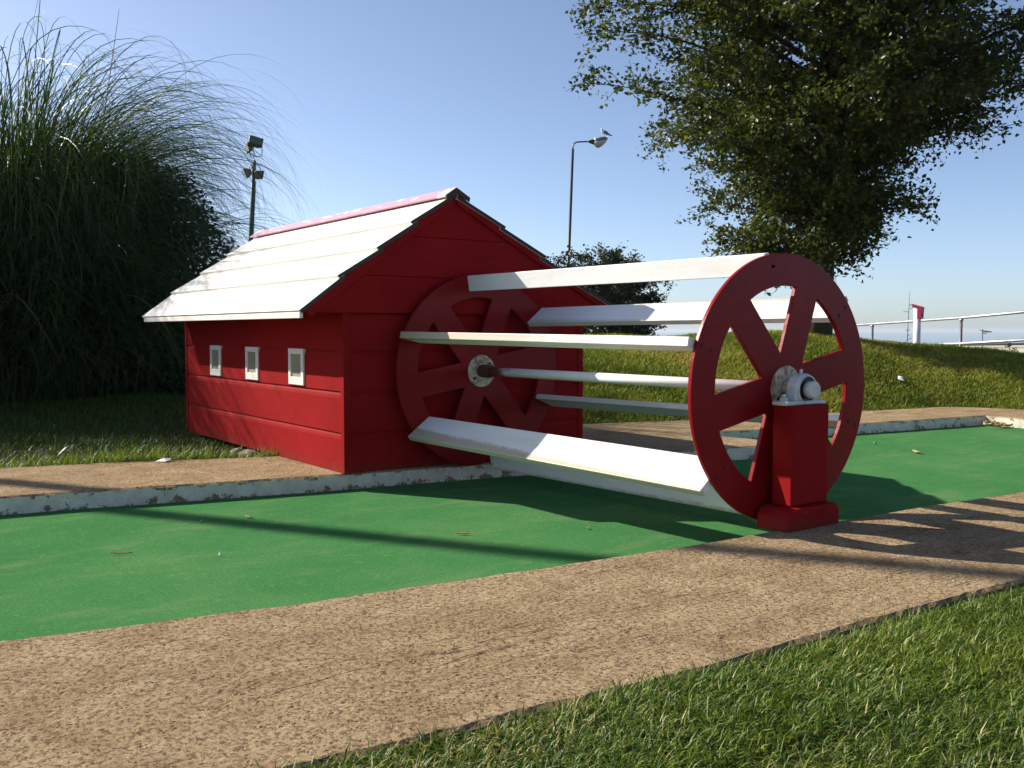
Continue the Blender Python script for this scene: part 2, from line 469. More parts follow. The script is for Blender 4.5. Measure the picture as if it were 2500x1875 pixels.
FAR_FRONT = [(-.62, -5.2), (-.47, -3.4), (-.38, -2.6), (-.35, -2.3), (-.285, -1.87), (-.17, -1.32), (-.098, -.87), (-.052, -.5), (.015, -.024), (.11, .45), (.20, .95), (.29, 1.485), (.345, 1.77), (.372, 1.96)]
NOTCH = [(.14, 2.025), (0., 2.03), (-.15, 1.985), (-.42, 1.95)]
FAR2 = [(-.383, 2.24), (-.284, 2.572), (-.133, 3.511), (-.03, 4.25), (.067, 5.0), (.40, 4.957), (1.3, 4.86), (3.2, 4.7)]
FAR_BACK = [(3.2, 6.0), (1.5, 6.1), (.5, 5.98), (-.035, 5.86), (-.37, 5.78), (-.643, 5.567), (-.782, 4.518), (-.847, 4.138), (-1.088, 2.698), (-1.338, 1.777), (-1.25, .8), (-.95, -.3), (-.912, -.804), (-.993, -1.035), (-1.212, -1.652), (-1.319, -2.17), (-1.45, -2.9), (-1.7, -5.2)]
NEAR_IN = [(1.60, -5.0), (1.72, -3.2), (1.76, -2.6), (1.812, -2.366), (1.849, -2.089), (1.885, -1.927), (1.912, -1.604), (1.961, -1.151), (1.979, -.92), (2.008, -.576), (2.018, -.297), (2.049, .162), (2.073, .728), (2.132, 1.388), (2.25, 2.6), (2.4, 4.8)]
NEAR_OUT = [(3.3, 4.8), (3.1, 2.6), (2.96, 1.0), (2.88, -.154), (2.866, -.447), (2.851, -.833), (2.846, -1.169), (2.84, -1.486), (2.817, -1.671), (2.80, -1.92), (2.789, -2.108), (2.764, -2.305), (2.70, -2.8), (2.62, -3.5), (2.45, -5.0)]


def densify(poly, step=.035):
    out = []
    for i in range(len(poly)):
        a = np.array(poly[i]); b = np.array(poly[(i+1) % len(poly)])
        n = max(1, int(np.linalg.norm(b-a)/step))
        for k in range(n): out.append(a+(b-a)*k/n)
    return np.array(out)


def kerb(name, poly, zt, zb, label, painted, amp=.0022):
    P = densify(poly); n = len(P)
    t = np.roll(P, -1, 0)-np.roll(P, 1, 0); t /= np.linalg.norm(t, axis=1)[:, None]
    nrm = np.stack([t[:, 1], -t[:, 0]], 1)
    area = .5*np.sum(P[:, 0]*np.roll(P[:, 1], -1)-np.roll(P[:, 0], -1)*P[:, 1])
    if area < 0: nrm = -nrm                        # outward
    j = rng.normal(0, amp, n); j = (j+np.roll(j, 1)+np.roll(j, -1))/2
    chip = (rng.random(n) < .03)*rng.uniform(.003, .009, n)
    O = P+nrm*j[:, None]
    I = O-nrm*(.010+rng.uniform(0, .006, n)+chip)[:, None]
    V = [(x, y, zt) for x, y in I]+[(x, y, zt-.008-c*.5) for (x, y), c in zip(O, chip)]+[(x, y, zb) for x, y in O]
    bm = bmesh.new(); vs = [bm.verts.new(v) for v in V]
    bm.verts.index_update()
    for i in range(n):
        k = (i+1) % n
        f = bm.faces.new((vs[i], vs[k], vs[n+k], vs[n+i])); f.material_index = 0
        f = bm.faces.new((vs[n+i], vs[n+k], vs[2*n+k], vs[2*n+i])); f.material_index = 1 if painted(*O[i]) else 0
    tf = bmesh.ops.triangle_fill(bm, edges=[e for e in bm.edges if e.verts[0].index < n and e.verts[1].index < n and len(e.link_faces) == 1 and abs(e.verts[0].index-e.verts[1].index) in (1, n-1)], use_beauty=True)
    bmesh.ops.recalc_face_normals(bm, faces=bm.faces)
    me = bpy.data.meshes.new(name); bm.to_mesh(me); bm.free()
    me.materials.append(M['concrete']); me.materials.append(M['kerbside'])
    o = bpy.data.objects.new(name, me); COL.objects.link(o)
    return tag(o, label, None, None, 'structure')


kerb('kerb', NEAR_IN+NEAR_OUT, ZT, -.2, 'broad rough brown concrete kerb in the foreground, between the green lane and the grass', lambda x, y: x < 2.4)
kerb('kerb', FAR_FRONT+NOTCH+FAR2+FAR_BACK, ZT, -.2, 'brown concrete platform with a flaking white face, under the red mill house', lambda x, y: not (x < -.6 and y > -5 or y > 5.3))

# green carpet lane: lies between the kerbs, tucked under both
lane = MB()
lane.add([(-1.0, -5.2, GRN), (3.0, -5.2, GRN), (3.3, 5.2, GRN), (-1.0, 5.2, GRN)], [(0, 1, 2, 3)])
tag(lane.build('putting_green', M['turf']), 'flat green carpet putting lane between the two concrete kerbs', None, None, 'structure')


def interp(x, xs, ys): return np.interp(x, xs, ys)


def ground_z(x, y):
    """terrain height"""
    x = np.asarray(x, float); y = np.asarray(y, float)
    D = (x-CAM[0])*FWH[0]+(y-CAM[1])*FWH[1]
    L = (x-CAM[0])*rt0[0]+(y-CAM[1])*rt0[1]
    crest = interp(L, [-9, -5, -3, -1, .8, 1.15, 1.8, 2.1, 2.95, 3.6, 3.9, 4.15, 4.6, 5.5, 6.4, 9, 15], [.0, .08, .2, .5, .70, .715, .695, .73, .755, .742, .70, .66, .62, .545, .455, .3, 0.])
    D0 = interp(L, [-5, .54, 4.0, 4.6, 5.8, 9], [6.4, 7.25, 9.0, 8.65, 7.6, 6.6])
    t = np.clip((D-D0)/np.maximum(11.0-D0, .5), 0, 1)
    base = .045+.02*np.clip((x-2.3)/.3, 0, 1)*(D < 6)
    z = base+(crest-base)*np.sin(t*PI/2)**1.0*(.35+.65*t)**.35
    back = np.clip(D-11.3, 0, None)
    z = z-np.minimum(back*.16+back**2*.004, 3.0)
    z = z+.012*np.sin(x*2.1+.7*y)*np.sin(1.7*y-.4*x)*(t > 0)
    # the course itself is cut below the lane; kerbs and lane cover it
    fo = interp(y, [-5.2, -2.9, -2.17, -1.65, -1.03, -.8, -.3, .8, 1.78, 2.7, 4.14, 4.52, 5.57, 5.8], [-1.7, -1.45, -1.32, -1.21, -.99, -.91, -.95, -1.25, -1.34, -1.09, -.85, -.78, -.64, -.3])
    no = interp(y, [-5, -3.5, -2.3, -1.17, 1, 2.6, 4.8], [2.45, 2.62, 2.764, 2.846, 2.96, 3.1, 3.3])
    inside = np.minimum(np.minimum(x-fo, no-x), np.minimum(y+6.0, 5.75-y))
    k = np.clip((inside-.06)/.22, 0, 1)
    return z*(1-k)+(-.16)*k


def lines(a, b, s, far, grow=1.35):
    c = list(np.arange(a, b+1e-6, s)); st = s; lo = []; v = a
    while v > -far: st *= grow; v -= st; lo.append(v)
    st = s; v = b; hi = []
    while v < far: st *= grow; v += st; hi.append(v)
    return np.array(lo[::-1]+c+hi)


gx = lines(-10, 5.5, .12, 70); gy = lines(-6, 11, .12, 70)
X, Y = np.meshgrid(gx, gy, indexing='ij')
Z = ground_z(X, Y)
nx, ny = X.shape
idx = np.arange(nx*ny).reshape(nx, ny)
F = np.stack([idx[:-1, :-1], idx[1:, :-1], idx[1:, 1:], idx[:-1, 1:]], -1).reshape(-1, 4)
tag(np_mesh('ground', np.stack([X, Y, Z], -1).reshape(-1, 3), F, M['soil'], None, None, True), 'grassy ground with a low bank rising behind the lane', None, None, 'structure')
sea = MB()
sea.add([(-9000, -9000, -9), (9000, -9000, -9), (9000, 9000, -9), (-9000, 9000, -9)], [(0, 1, 2, 3)])
tag(sea.build('water', M['water']), 'pale hazy sea beyond the bank', None, None, 'structure')


# ---------------------------------------------------------------- grass blades
def smooth_noise(x, y, f, seed):
    r = np.random.default_rng(seed); v = 0
    for _ in range(7):
        a, b, c = r.uniform(-1, 1)*f, r.uniform(-1, 1)*f, r.uniform(0, 6.28)
        v = v+np.sin(a*x+b*y+c)
    return v/7


def blades(name, P, hgt, wid, lean, mat, label, tint=None, curl=.6):
    """P (n,3) roots; one bent three-triangle blade each"""
    n = len(P)
    az = 5*smooth_noise(P[:, 0], P[:, 1], 13, 77)+rng.normal(0, 1.9, n); ln = np.abs(rng.normal(lean, .3, n)).clip(0, 1.4)
    d = np.stack([np.cos(az), np.sin(az)], 1); s = np.stack([-np.sin(az), np.cos(az)], 1)
    tw = rng.uniform(-.9, .9, n); s = s*np.cos(tw)[:, None]+d*np.sin(tw)[:, None]
    h = hgt*rng.uniform(.45, 1.2, n)*np.where(rng.random(n) < .06, 1.35, 1)*(1+.45*smooth_noise(P[:, 0], P[:, 1], 11, 31)); w = wid*rng.uniform(.6, 1.3, n)
    l2 = (ln+curl*rng.uniform(.2, 1.2, n)).clip(0, 1.75)
    m = P+np.concatenate([d*(np.sin(ln)*h*.55)[:, None], (np.cos(ln)*h*.55)[:, None]], 1)
    t = m+np.concatenate([d*(np.sin(l2)*h*.45)[:, None], (np.cos(l2)*h*.45)[:, None]], 1)
    s3 = np.concatenate([s, np.zeros((n, 1))], 1)
    V = np.stack([P-s3*w[:, None]/2, P+s3*w[:, None]/2, m+s3*w[:, None]*.42, m-s3*w[:, None]*.42, t], 1).reshape(-1, 3)
    b = np.arange(n)[:, None]*5
    F = np.concatenate([b+np.array([[0, 1, 2]]), b+np.array([[0, 2, 3]]), b+np.array([[3, 2, 4]])], 1).reshape(-1, 3)
    if tint is None: tint = rng.beta(2.2, 2.6, n)
    o = np_mesh(name, V, F, mat, None, np.repeat(tint, 3))
    return tag(o, label, None, None, 'stuff')


# foreground lawn
def no_k(y): return np.interp(y, [-5, -3.5, -2.3, -1.17, 1, 2.6, 4.8], [2.45, 2.62, 2.764, 2.846, 2.96, 3.1, 3.3])


n = 640000
x = rng.uniform(2.5, 5.0, n); y = rng.uniform(-3.3, 1.9, n)
no = np.interp(y, [-5, -3.5, -2.3, -1.17, 1, 2.6, 4.8], [2.45, 2.62, 2.764, 2.846, 2.96, 3.1, 3.3])
D = (x-CAM[0])*FWH[0]+(y-CAM[1])*FWH[1]; L = (x-CAM[0])*rt0[0]+(y-CAM[1])*rt0[1]
thin = smooth_noise(x, y, 7, 21)+.6*smooth_noise(x, y, 17, 22)
k = (x > no+.004+rng.uniform(0, .02, n)) & (rng.random(n) > np.clip((thin-.25)*2.2, 0, .75)) & (D > .9) & (L > -.56*D-.5) & (L < .56*D+1.3) & (rng.random(len(x)) < np.where(L > .56*D+.2, .6, 1.0))
x, y = x[k], y[k]
P = np.stack([x, y, ground_z(x, y)-.006], 1)
P[:, 2] = np.where(x < no_k(y)+.35, .067, P[:, 2])
tt = (rng.beta(2.0, 2.6, len(x))*.9+.22*smooth_noise(x, y, 9, 3)).clip(0, .88)
tt = np.where(rng.random(len(x)) < .045+.12*(smooth_noise(x, y, 4, 9) > .25), rng.uniform(.88, 1, len(x)), tt)
blades('grass', P, .039, .0028, .82, M['grass'], 'short clumpy green lawn grass in the foreground corner', tt, .7)

# bank lawn
n = 560000
L = rng.uniform(-.2, 10.0, n); D = rng.uniform(6.6, 11.6, n)
x = CAM[0]+L*rt0[0]+D*FWH[0]; y = CAM[1]+L*rt0[1]+D*FWH[1]
fo = np.interp(y, [-.3, .8, 1.78, 2.7, 4.14, 4.52, 5.57, 5.78, 5.86, 5.98, 6.1], [-.95, -1.25, -1.34, -1.09, -.85, -.78, -.64, -.37, -.035, .5, 1.5])
k = ((x < fo-.01) | (y > 6.12)) & (L < .56*D+2.6) & (L > .0*D-.2) & (x > -8)
x, y = x[k], y[k]
P = np.stack([x, y, ground_z(x, y)-.004], 1)
nz = smooth_noise(x, y, 3.2, 5)+.7*smooth_noise(x, y, 9, 6)
tt = (rng.beta(2.2, 2.4, len(x))+.42*nz).clip(0, 1)
blades('grass', P, .05, .0065, .7, M['bankgrass'], 'sunny green and straw coloured grass on the bank behind the lane', tt, .6)

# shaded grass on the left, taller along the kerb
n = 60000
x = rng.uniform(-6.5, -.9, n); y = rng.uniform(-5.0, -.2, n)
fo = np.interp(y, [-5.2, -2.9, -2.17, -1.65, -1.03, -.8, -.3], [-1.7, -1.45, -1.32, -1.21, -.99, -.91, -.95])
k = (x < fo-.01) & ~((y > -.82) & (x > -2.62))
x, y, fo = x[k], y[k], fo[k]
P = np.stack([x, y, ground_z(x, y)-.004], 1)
o = blades('grass', P, .06, .006, .6, M['grass'], 'dark shaded grass between the left kerb and the pampas clump', rng.beta(1.6, 4, len(x))*.6)  # lowered tint range puts shade into the blade colour
n = 5000
i = rng.integers(0, len(NOTCH)+1, n)
yy = rng.uniform(-4.8, -.75, n); xx = np.interp(yy, [-5.2, -2.9, -2.17, -1.65, -1.03, -.8], [-1.7, -1.45, -1.32, -1.21, -.99, -.91])-np.abs(rng.normal(0, .05, n))-.006
P = np.stack([xx, yy, np.full(n, .04)], 1)
blades('grass', P, .10, .005, .45, M['grass'], 'longer grass fringe growing against the back of the left kerb', rng.beta(3, 2, n)*.86)


# ---------------------------------------------------------------- mill house
XW = -.078; YL = -.826; YR = .70; XB = -2.56; XG = -.05
house = thing('mill_house', (-1.3, -.06, ZT), 'small red boarded mill house with a white plank roof and three tiny windows', 'mill house')
JOINTS = [.281, .487, .689]


def board_profile(z0, z1):
    """weatherboard section: (depth inward, z) from bottom to top; every board laps the next"""
    js = [z0]+[j for j in JOINTS if z0 < j < z1]+[z1]
    out = []
    for a, b in zip(js[:-1], js[1:]):
        out += [(0, a), (0, b-.034), (.003, b-.018), (.008, b-.006), (.009, b)]
    return out


def clad(mb, a, b, inward, z0, z1):
    pr = board_profile(z0, z1)
    a = np.array(a); b = np.array(b); iv = np.array(inward)
    V = [(*(a+iv*d), z) for d, z in pr]+[(*(b+iv*d), z) for d, z in pr]
    n = len(pr)
    mb.add(V, [(i, n+i, n+i+1, i+1) for i in range(n-1)])
    # backing so the wall has thickness
    c = a+iv*.03; d = b+iv*.03
    mb.add([(*c, z0), (*d, z0), (*d, z1), (*c, z1)], [(3, 2, 1, 0)])
    mb.add([(*(a), z0), (*(b), z0), (*d, z0), (*c, z0)], [(0, 1, 2, 3)])


for a, b, iv in (((XB+.03, YL), (XW-.03, YL), (0, 1)), ((XW, YL+.03), (XW, YR-.03), (-1, 0)), ((XB, YR-.03), (XB, YL+.03), (1, 0)), ((XW-.03, YR), (XB+.03, YR), (0, -1))):
    w = MB(); clad(w, a, b, iv, ZT+.002, .885); w.build('wall', M['red'], house)
for cx, cy, sx, sy in ((XW, YL, -1, 1), (XW, YR, -1, -1), (XB, YL, 1, 1), (XB, YR, 1, -1)):
    w = MB(); w.box((min(cx, cx+sx*.034)-(.004 if sx > 0 else -.0), min(cy, cy+sy*.034)-(.004 if sy > 0 else 0), ZT+.001), (max(cx, cx+sx*.034)+(.004 if sx < 0 else 0), max(cy, cy+sy*.034)+(.004 if sy < 0 else 0), .882))
    w.build('corner_post', M['red'], house, bevel=.003)

# roof outline, measured in the gable plane (Y, Z)
AP = (-.20, 1.527)
LB = [(-1.077, .884), (-.877, 1.053), (-.667, 1.198), (-.471, 1.338), (-.255, 1.487)]
RB = [(.925, .930), (.665, 1.062), (.395, 1.204), (.120, 1.350), (-.150, 1.492)]
RX0, RX1 = -2.72, -.03


def gable_poly(zlo, zhi, inset):
    def yl(z): return np.interp(z, [.884, 1.053, 1.198, 1.338, 1.487, 1.515], [-1.062, -.862, -.652, -.456, -.242, -.205])
    def yr(z): return np.interp(z, [.930, 1.062, 1.204, 1.350, 1.492, 1.515], [.905, .65, .38, .105, -.165, -.195])
    zs = [zlo]+[z for z in (.93, 1.053, 1.13, 1.204, 1.338, 1.40, 1.487) if zlo < z < zhi]+[zhi]
    return [(yl(z)+inset, z-.018) for z in zs]+[(yr(z)-inset, z-.018) for z in reversed(zs)]


for xf, sgn in ((XG, 1), (XB-.03, -1)):
    gb = MB()
    for za, zb in ((.893, 1.077), (1.079, 1.282), (1.284, 1.50)):
        gb.prism(gable_poly(za, zb, .004), lambda u, v, w: (w, u, v), xf-sgn*.022, xf, 0)
    gb.prism(gable_poly(.90, 1.49, .02), lambda u, v, w: (w, u, v), xf-sgn*.030, xf-sgn*.023, 0)
    gb.build('gable', M['red'], house, bevel=.0025)
    # rake trims under the roof edge
rk = None
roof = MB()
th = .021


def slope_boards(mb, pts, apex, sgn):
    P = pts+[apex]
    for i in range(len(pts)-1 if True else 0):
        a = np.array(P[i]); b = np.array(P[i+1]); d = b-a; d /= np.linalg.norm(d)
        nrm = np.array([-d[1], d[0]])*(1 if sgn < 0 else -1)
        if nrm[1] < 0: nrm = -nrm
        a2 = a; b2 = b-nrm*.018+d*.03
        poly = [a2, b2, b2-nrm*th, a2-nrm*th]
        mb.prism([tuple(p) for p in poly], lambda u, v, w: (w, u, v), RX0-.004*i, RX1-.006*(i % 2), 0, None)
        # end grain, bare and dark, a thin slip on the gable end
        e = [a2-nrm*.001, b2-nrm*.001, b2-nrm*(th-.001), a2-nrm*(th-.001)]
        mb.prism([tuple(p) for p in e], lambda u, v, w: (w, u, v), RX1-.006*(i % 2)+.0005, RX1-.006*(i % 2)+.004, 1)


slope_boards(roof, LB, (-.215, 1.513), -1)
slope_boards(roof, RB, (-.185, 1.513), 1)
roof_o = roof.build('roof', [M['roof'], M['darkwood']], house, bevel=.002)
rc = MB()
rc.prism([(-.205, 1.531), (-.272, 1.486), (-.268, 1.474), (-.204, 1.514)], lambda u, v, w: (w, u, v), RX0-.06, RX1+.008)
rc.prism([(-.203, 1.530), (-.118, 1.484), (-.122, 1.472), (-.2025, 1.513)], lambda u, v, w: (w, u, v), RX0-.06, RX1+.008)
rc.build('ridge_cap', M['ridge'], roof_o, bevel=.003)
for xe in (RX1+.0085,):
    e = MB()
    e.prism([(-.205, 1.528), (-.268, 1.484), (-.264, 1.460), (-.203, 1.50), (-.126, 1.458), (-.122, 1.482)], lambda u, v, w: (w, u, v), xe, xe+.004)
    e.build('ridge_end', M['darkwood'], roof_o)
fa = MB(); fa.box((RX0+.03, -1.070, .8455), (RX1-.012, -1.052, .8745)); fa.build('fascia', M['roof'], roof_o, bevel=.003)
fa = MB(); fa.box((RX0+.03, .893, .885), (RX1-.012, .909, .914)); fa.build('fascia', M['roof'], roof_o, bevel=.003)
for ya, za, yb, zb in ((-1.045, .893, -.226, 1.490), (.885, .932, -.172, 1.490)):       # rake boards below the roof edge
    d = np.array([yb-ya, zb-za]); d /= np.linalg.norm(d); nrm = np.array([-d[1], d[0]]);
    if nrm[1] > 0: nrm = -nrm
    poly = [(ya, za), (yb, zb), (yb+nrm[0]*.05, zb+nrm[1]*.05), (ya+nrm[0]*.05, za+nrm[1]*.05)]
    tr = MB(); tr.prism(poly, lambda u, v, w: (w, u, v), XG+.0025, XG+.013); tr.build('barge_board', M['red'], roof_o, bevel=.003)

for xc in (-.645, -1.292, -1.930):
    x0, x1, z0, z1 = xc-.099, xc+.099, .496, .691
    yo = YL-.009; yi = YL+.016
    f_ = MB()
    f_.box((x0, yo, z0), (x1, yi, z0+.042)); f_.box((x0, yo, z1-.030), (x1, yi, z1))
    f_.box((x0, yo, z0+.042), (x0+.031, yi, z1-.030)); f_.box((x1-.034, yo, z0+.042), (x1, yi, z1-.030))
    fo_ = f_.build('window', M['frame'], house, bevel=.002)
    p_ = MB(); p_.box((x0+.029, YL-.002, z0+.04), (x1-.032, YL+.014, z1-.028)); p_.build('pane', M['pane'], fo_)


# ---------------------------------------------------------------- water wheel (one turning assembly)
HZ = .574; XF = 1.918; WT = .018
wheel = thing('water_wheel', (.96, -.03, HZ), 'red spoked twin-disc water wheel with six long white paddle boards and a white shaft', 'water wheel')


def disc(xc, yc, rad, rot):
    """spoked plywood disc cut from one sheet: rim, six spokes, hub web"""
    bm = bmesh.new()
    ri = .380*rad/.5; hw = .0665
    outer = 180
    ring = [(rad*math.cos(2*PI*k/outer), rad*math.sin(2*PI*k/outer)) for k in range(outer)]
    holes = []
    for k in range(6):
        c = R_(rot+30+60*k); a0 = R_(rot+60*k)+math.asin(hw/ri); a1 = R_(rot+60*(k+1))-math.asin(hw/ri)
        arc = [(ri*math.cos(a0+(a1-a0)*i/22), ri*math.sin(a0+(a1-a0)*i/22)) for i in range(23)]
        v = (2*hw*math.cos(c), 2*hw*math.sin(c))
        holes.append(arc+[v])
    loops = [ring]+holes
    edges = []
    for lp in loops:
        vs = [bm.verts.new((0, p[0], p[1])) for p in lp]
        edges += [bm.edges.new((vs[i], vs[(i+1) % len(vs)])) for i in range(len(vs))]
    bmesh.ops.triangle_fill(bm, edges=edges, use_beauty=True)
    # drop triangles that fell inside a hole
    def inside(p, poly):
        c = False; j = len(poly)-1
        for i in range(len(poly)):
            if ((poly[i][1] > p[1]) != (poly[j][1] > p[1])) and p[0] < (poly[j][0]-poly[i][0])*(p[1]-poly[i][1])/(poly[j][1]-poly[i][1])+poly[i][0]: c = not c
            j = i
        return c
    kill = [f for f in bm.faces if any(inside(f.calc_center_median()[1:], h) for h in holes)]
    bmesh.ops.delete(bm, geom=kill, context='FACES_ONLY')
    ext = bmesh.ops.extrude_face_region(bm, geom=bm.faces[:])
    bmesh.ops.translate(bm, verts=[g for g in ext['geom'] if isinstance(g, bmesh.types.BMVert)], vec=(-WT, 0, 0))
    bmesh.ops.recalc_face_normals(bm, faces=bm.faces)
    org = origin_of(wheel)
    bmesh.ops.translate(bm, verts=bm.verts, vec=(xc-org.x, yc-org.y, HZ-org.z))
    me = bpy.data.meshes.new('wheel_disc'); bm.to_mesh(me); bm.free()
    me.materials.append(M['wheel'])
    o = bpy.data.objects.new('wheel_disc', me); COL.objects.link(o); o.parent = wheel
    b = o.modifiers.new('bevel', 'BEVEL'); b.width = .003; b.segments = 2; b.limit_method = 'ANGLE'; b.angle_limit = R_(50)
    return o


YB = -.067
front = disc(XF, 0., .5, 11.5); back = disc(0., YB, .508, 9.5)
back['label'] = 'spoked disc close against the mill house wall'


def axle(x, rel=0.): return YB*(1-x/XF)


def hubplate(x0, x1, yc, rad, parent):
    m = MB(); n = 48
    m.loft([[(x, yc+rad*s*math.cos(2*PI*k/n), HZ+rad*s*math.sin(2*PI*k/n)) for k in range(n)] for x, s in ((x0, 1), (x1-.002, 1), (x1, .975))], 0, True)
    o = m.build('hub_plate', M['rusty'], parent)
    for p in o.data.polygons: p.use_smooth = len(p.vertices) == 4
    return o


h1 = hubplate(XF+.0005, XF+.008, 0., .085, front); h2 = hubplate(.0005, .008, YB, .085, back)
for yc, xx, par in ((0., XF+.008, front), (YB, .008, back)):
    for k in range(4):
        a = R_(38+90*k); m = MB(); y0 = yc+.062*math.cos(a); z0 = HZ+.062*math.sin(a)
        m.tube([(xx, y0, z0), (xx+.005, y0, z0)], .0085, 6, smooth=False); m.build('bolt', M['rusty' if k % 2 else 'black'], par)

# paddles: radial boards carried between the two rims
for ang, r0, r1, tilt in ((40, .395, .530, 0), (100, .425, .506, 0), (160, .395, .527, 9.5), (220, .392, .552, 0), (280, .395, .530, 0), (340, .395, .530, 0)):
    m = MB(); t = R_(ang+.4); tb = R_(ang-1.5)
    if ang == 220: tb = R_(ang-3.2)
    if ang == 340: tb = R_(ang-2)
    V = []
    for x, tt_, yc in ((.0015, tb, YB), (XF-WT-.0015, t, 0.)):
        e = np.array([math.cos(tt_), math.sin(tt_)]); e2 = np.array([math.cos(tt_+R_(tilt)), math.sin(tt_+R_(tilt))])
        q = np.array([-e2[1], e2[0]])*(.017 if tilt else .014)
        for r, s_ in ((r0, -1), (r1, -1), (r1, 1), (r0, 1)):
            p = e*r1-e2*(r1-r)+q*s_; V.append((x, yc+p[0], HZ+p[1]))
    m.add(V, [(0, 1, 2, 3), (7, 6, 5, 4), (0, 4, 5, 1), (1, 5, 6, 2), (2, 6, 7, 3), (3, 7, 4, 0)])
    m.build('paddle', M['paddle'], wheel, bevel=.0035, seg=3)
    # bolt heads on the outer face of the front rim
    for r in (r0+.03, min(r1-.05, .475)):
        b = MB(); y0 = r*math.cos(R_(ang)); z0 = HZ+r*math.sin(R_(ang))
        b.tube([(XF, y0, z0), (XF+.003, y0, z0)], .0065, 8, smooth=False); b.build('bolt', M['black'], front)
m = MB(); m.tube([(.06, YB*.97, HZ), (2.052, 0., HZ)], .0225, 24)
sh = m.build('shaft', M['shaft'], wheel)
m = MB(); m.tube([(.008, YB, HZ), (.02, YB, HZ), (.085, axle(.085), HZ), (.09, axle(.09), HZ)], [.033, .034, .034, .028], 20); m.build('collar', M['rust'], sh)
m = MB(); m.tube([(XF+.008, 0, HZ), (1.963, 0, HZ)], .030, 24); m.build('collar', M['rusty'], sh)
m = MB(); m.tube([(2.022, 0, HZ), (2.050, 0, HZ), (2.054, 0, HZ)], [.0315, .0315, .028], 28); m.build('end_cap', M['bearing'], sh)

# ---------------------------------------------------------------- bearing post
post = thing('bearing_post', (2.0, -.02, ZT), 'stout red timber post and block carrying the white wheel bearing on the near kerb', 'post')
m = MB(); m.box((1.958, -.118, .158), (2.045, .094, .519)); m.build('post_body', M['red'], post, bevel=.006, seg=3)
m = MB()
pf = [(-.182, .078), (.120, .078), (.120, .138), (.102, .157), (-.140, .157), (-.162, .150), (-.177, .130)]
m.prism(pf, lambda u, v, w: (w, u, v), 1.940, 2.080); m.build('base_block', M['red'], post, bevel=.008, seg=3)
m = MB(); n = 24
arch = [(-.062, .532), (-.060, .575)]+[(.060*math.cos(PI-PI*k/16), HZ+.058*math.sin(PI-PI*k/16)) for k in range(1, 16)]+[(.060, .575), (.062, .532)]
m.prism(arch, lambda u, v, w: (w, u, v), 1.968, 2.014)
hb = m.build('bearing_housing', M['bearing'], post, bevel=.006, seg=3)
m = MB(); m.prism([(-.125, .5195), (.100, .5195), (.100, .534), (-.125, .534)], lambda u, v, w: (w, u, v), 1.958, 2.024); m.build('mounting_foot', M['bearing'], hb, bevel=.004)
m = MB(); m.tube([(2.0145, 0, HZ), (2.0175, 0, HZ)], .050, 28, smooth=False); m.build('seal', M['black'], hb)
m = MB()
rr = [(2.014, .0535), (2.021, .0535), (2.021, .0475), (2.014, .0475), (2.014, .0535)]
m.loft([[(x_, r_*math.cos(2*PI*k/32), HZ+r_*math.sin(2*PI*k/32)) for k in range(32)] for x_, r_ in rr], 0, True, False)
m.build('seal_rim', M['bearing'], hb)
m = MB(); m.tube([(1.992, -.004, .630), (1.992, -.004, .644), (1.992, -.004, .648)], [.006, .006, .004], 10); m.build('grease_nipple', M['bearing'], hb)
for y0 in (-.098, .078):
    m = MB(); m.tube([(1.99, y0, .533), (1.99, y0, .546)], .016, 6, smooth=False); m.tube([(1.99, y0, .546), (1.99, y0, .558)], .008, 10)
    m.build('bolt', M['bearing'], hb, bevel=.0015)

# ---------------------------------------------------------------- plants
def ribbons(name, base, az, th0, th1, ln, wid, mat, parent, tint, nseg=12, pw=1.4, side=0.25):
    """long arching strap leaves: angle from vertical goes th0 -> th1 along the leaf"""
    n = len(base)
    s = 1-(1-np.linspace(0, 1, nseg+1))**1.5
    ang = th0[:, None]+(th1-th0)[:, None]*s[None]**pw
    seg = ln[:, None]*np.diff(s)[None]
    am = (ang[:, :-1]+ang[:, 1:])/2
    rr_ = np.concatenate([np.zeros((n, 1)), np.cumsum(np.sin(am)*seg, 1)], 1)
    zz = np.concatenate([np.zeros((n, 1)), np.cumsum(np.cos(am)*seg, 1)], 1)
    bend = rng.normal(0, side, n)[:, None]*s[None]**2
    A = az[:, None]+bend
    C = np.stack([base[:, 0, None]+rr_*np.cos(A), base[:, 1, None]+rr_*np.sin(A), base[:, 2, None]+zz], -1)
    C[..., 2] = np.maximum(C[..., 2], .07+rng.uniform(0, .03, n)[:, None])
    w = wid[:, None]*np.interp(s, [0, .3, .75, 1], [.7, 1, .55, .05])[None]
    tw = rng.normal(0, .5, n)[:, None]
    sv = np.stack([-np.sin(A)*np.cos(tw), np.cos(A)*np.cos(tw), np.sin(tw)*np.ones_like(A)], -1)
    V = np.stack([C-sv*w[..., None]/2, C+sv*w[..., None]/2], 2).reshape(-1, 3)
    b = (np.arange(n)*(nseg+1)*2)[:, None, None]+(np.arange(nseg)*2)[None, :, None]+np.array([0, 1, 3, 2])[None, None]
    F = b.reshape(-1, 4)
    return np_mesh(name, V, F, mat, parent, np.repeat(tint, nseg), True)


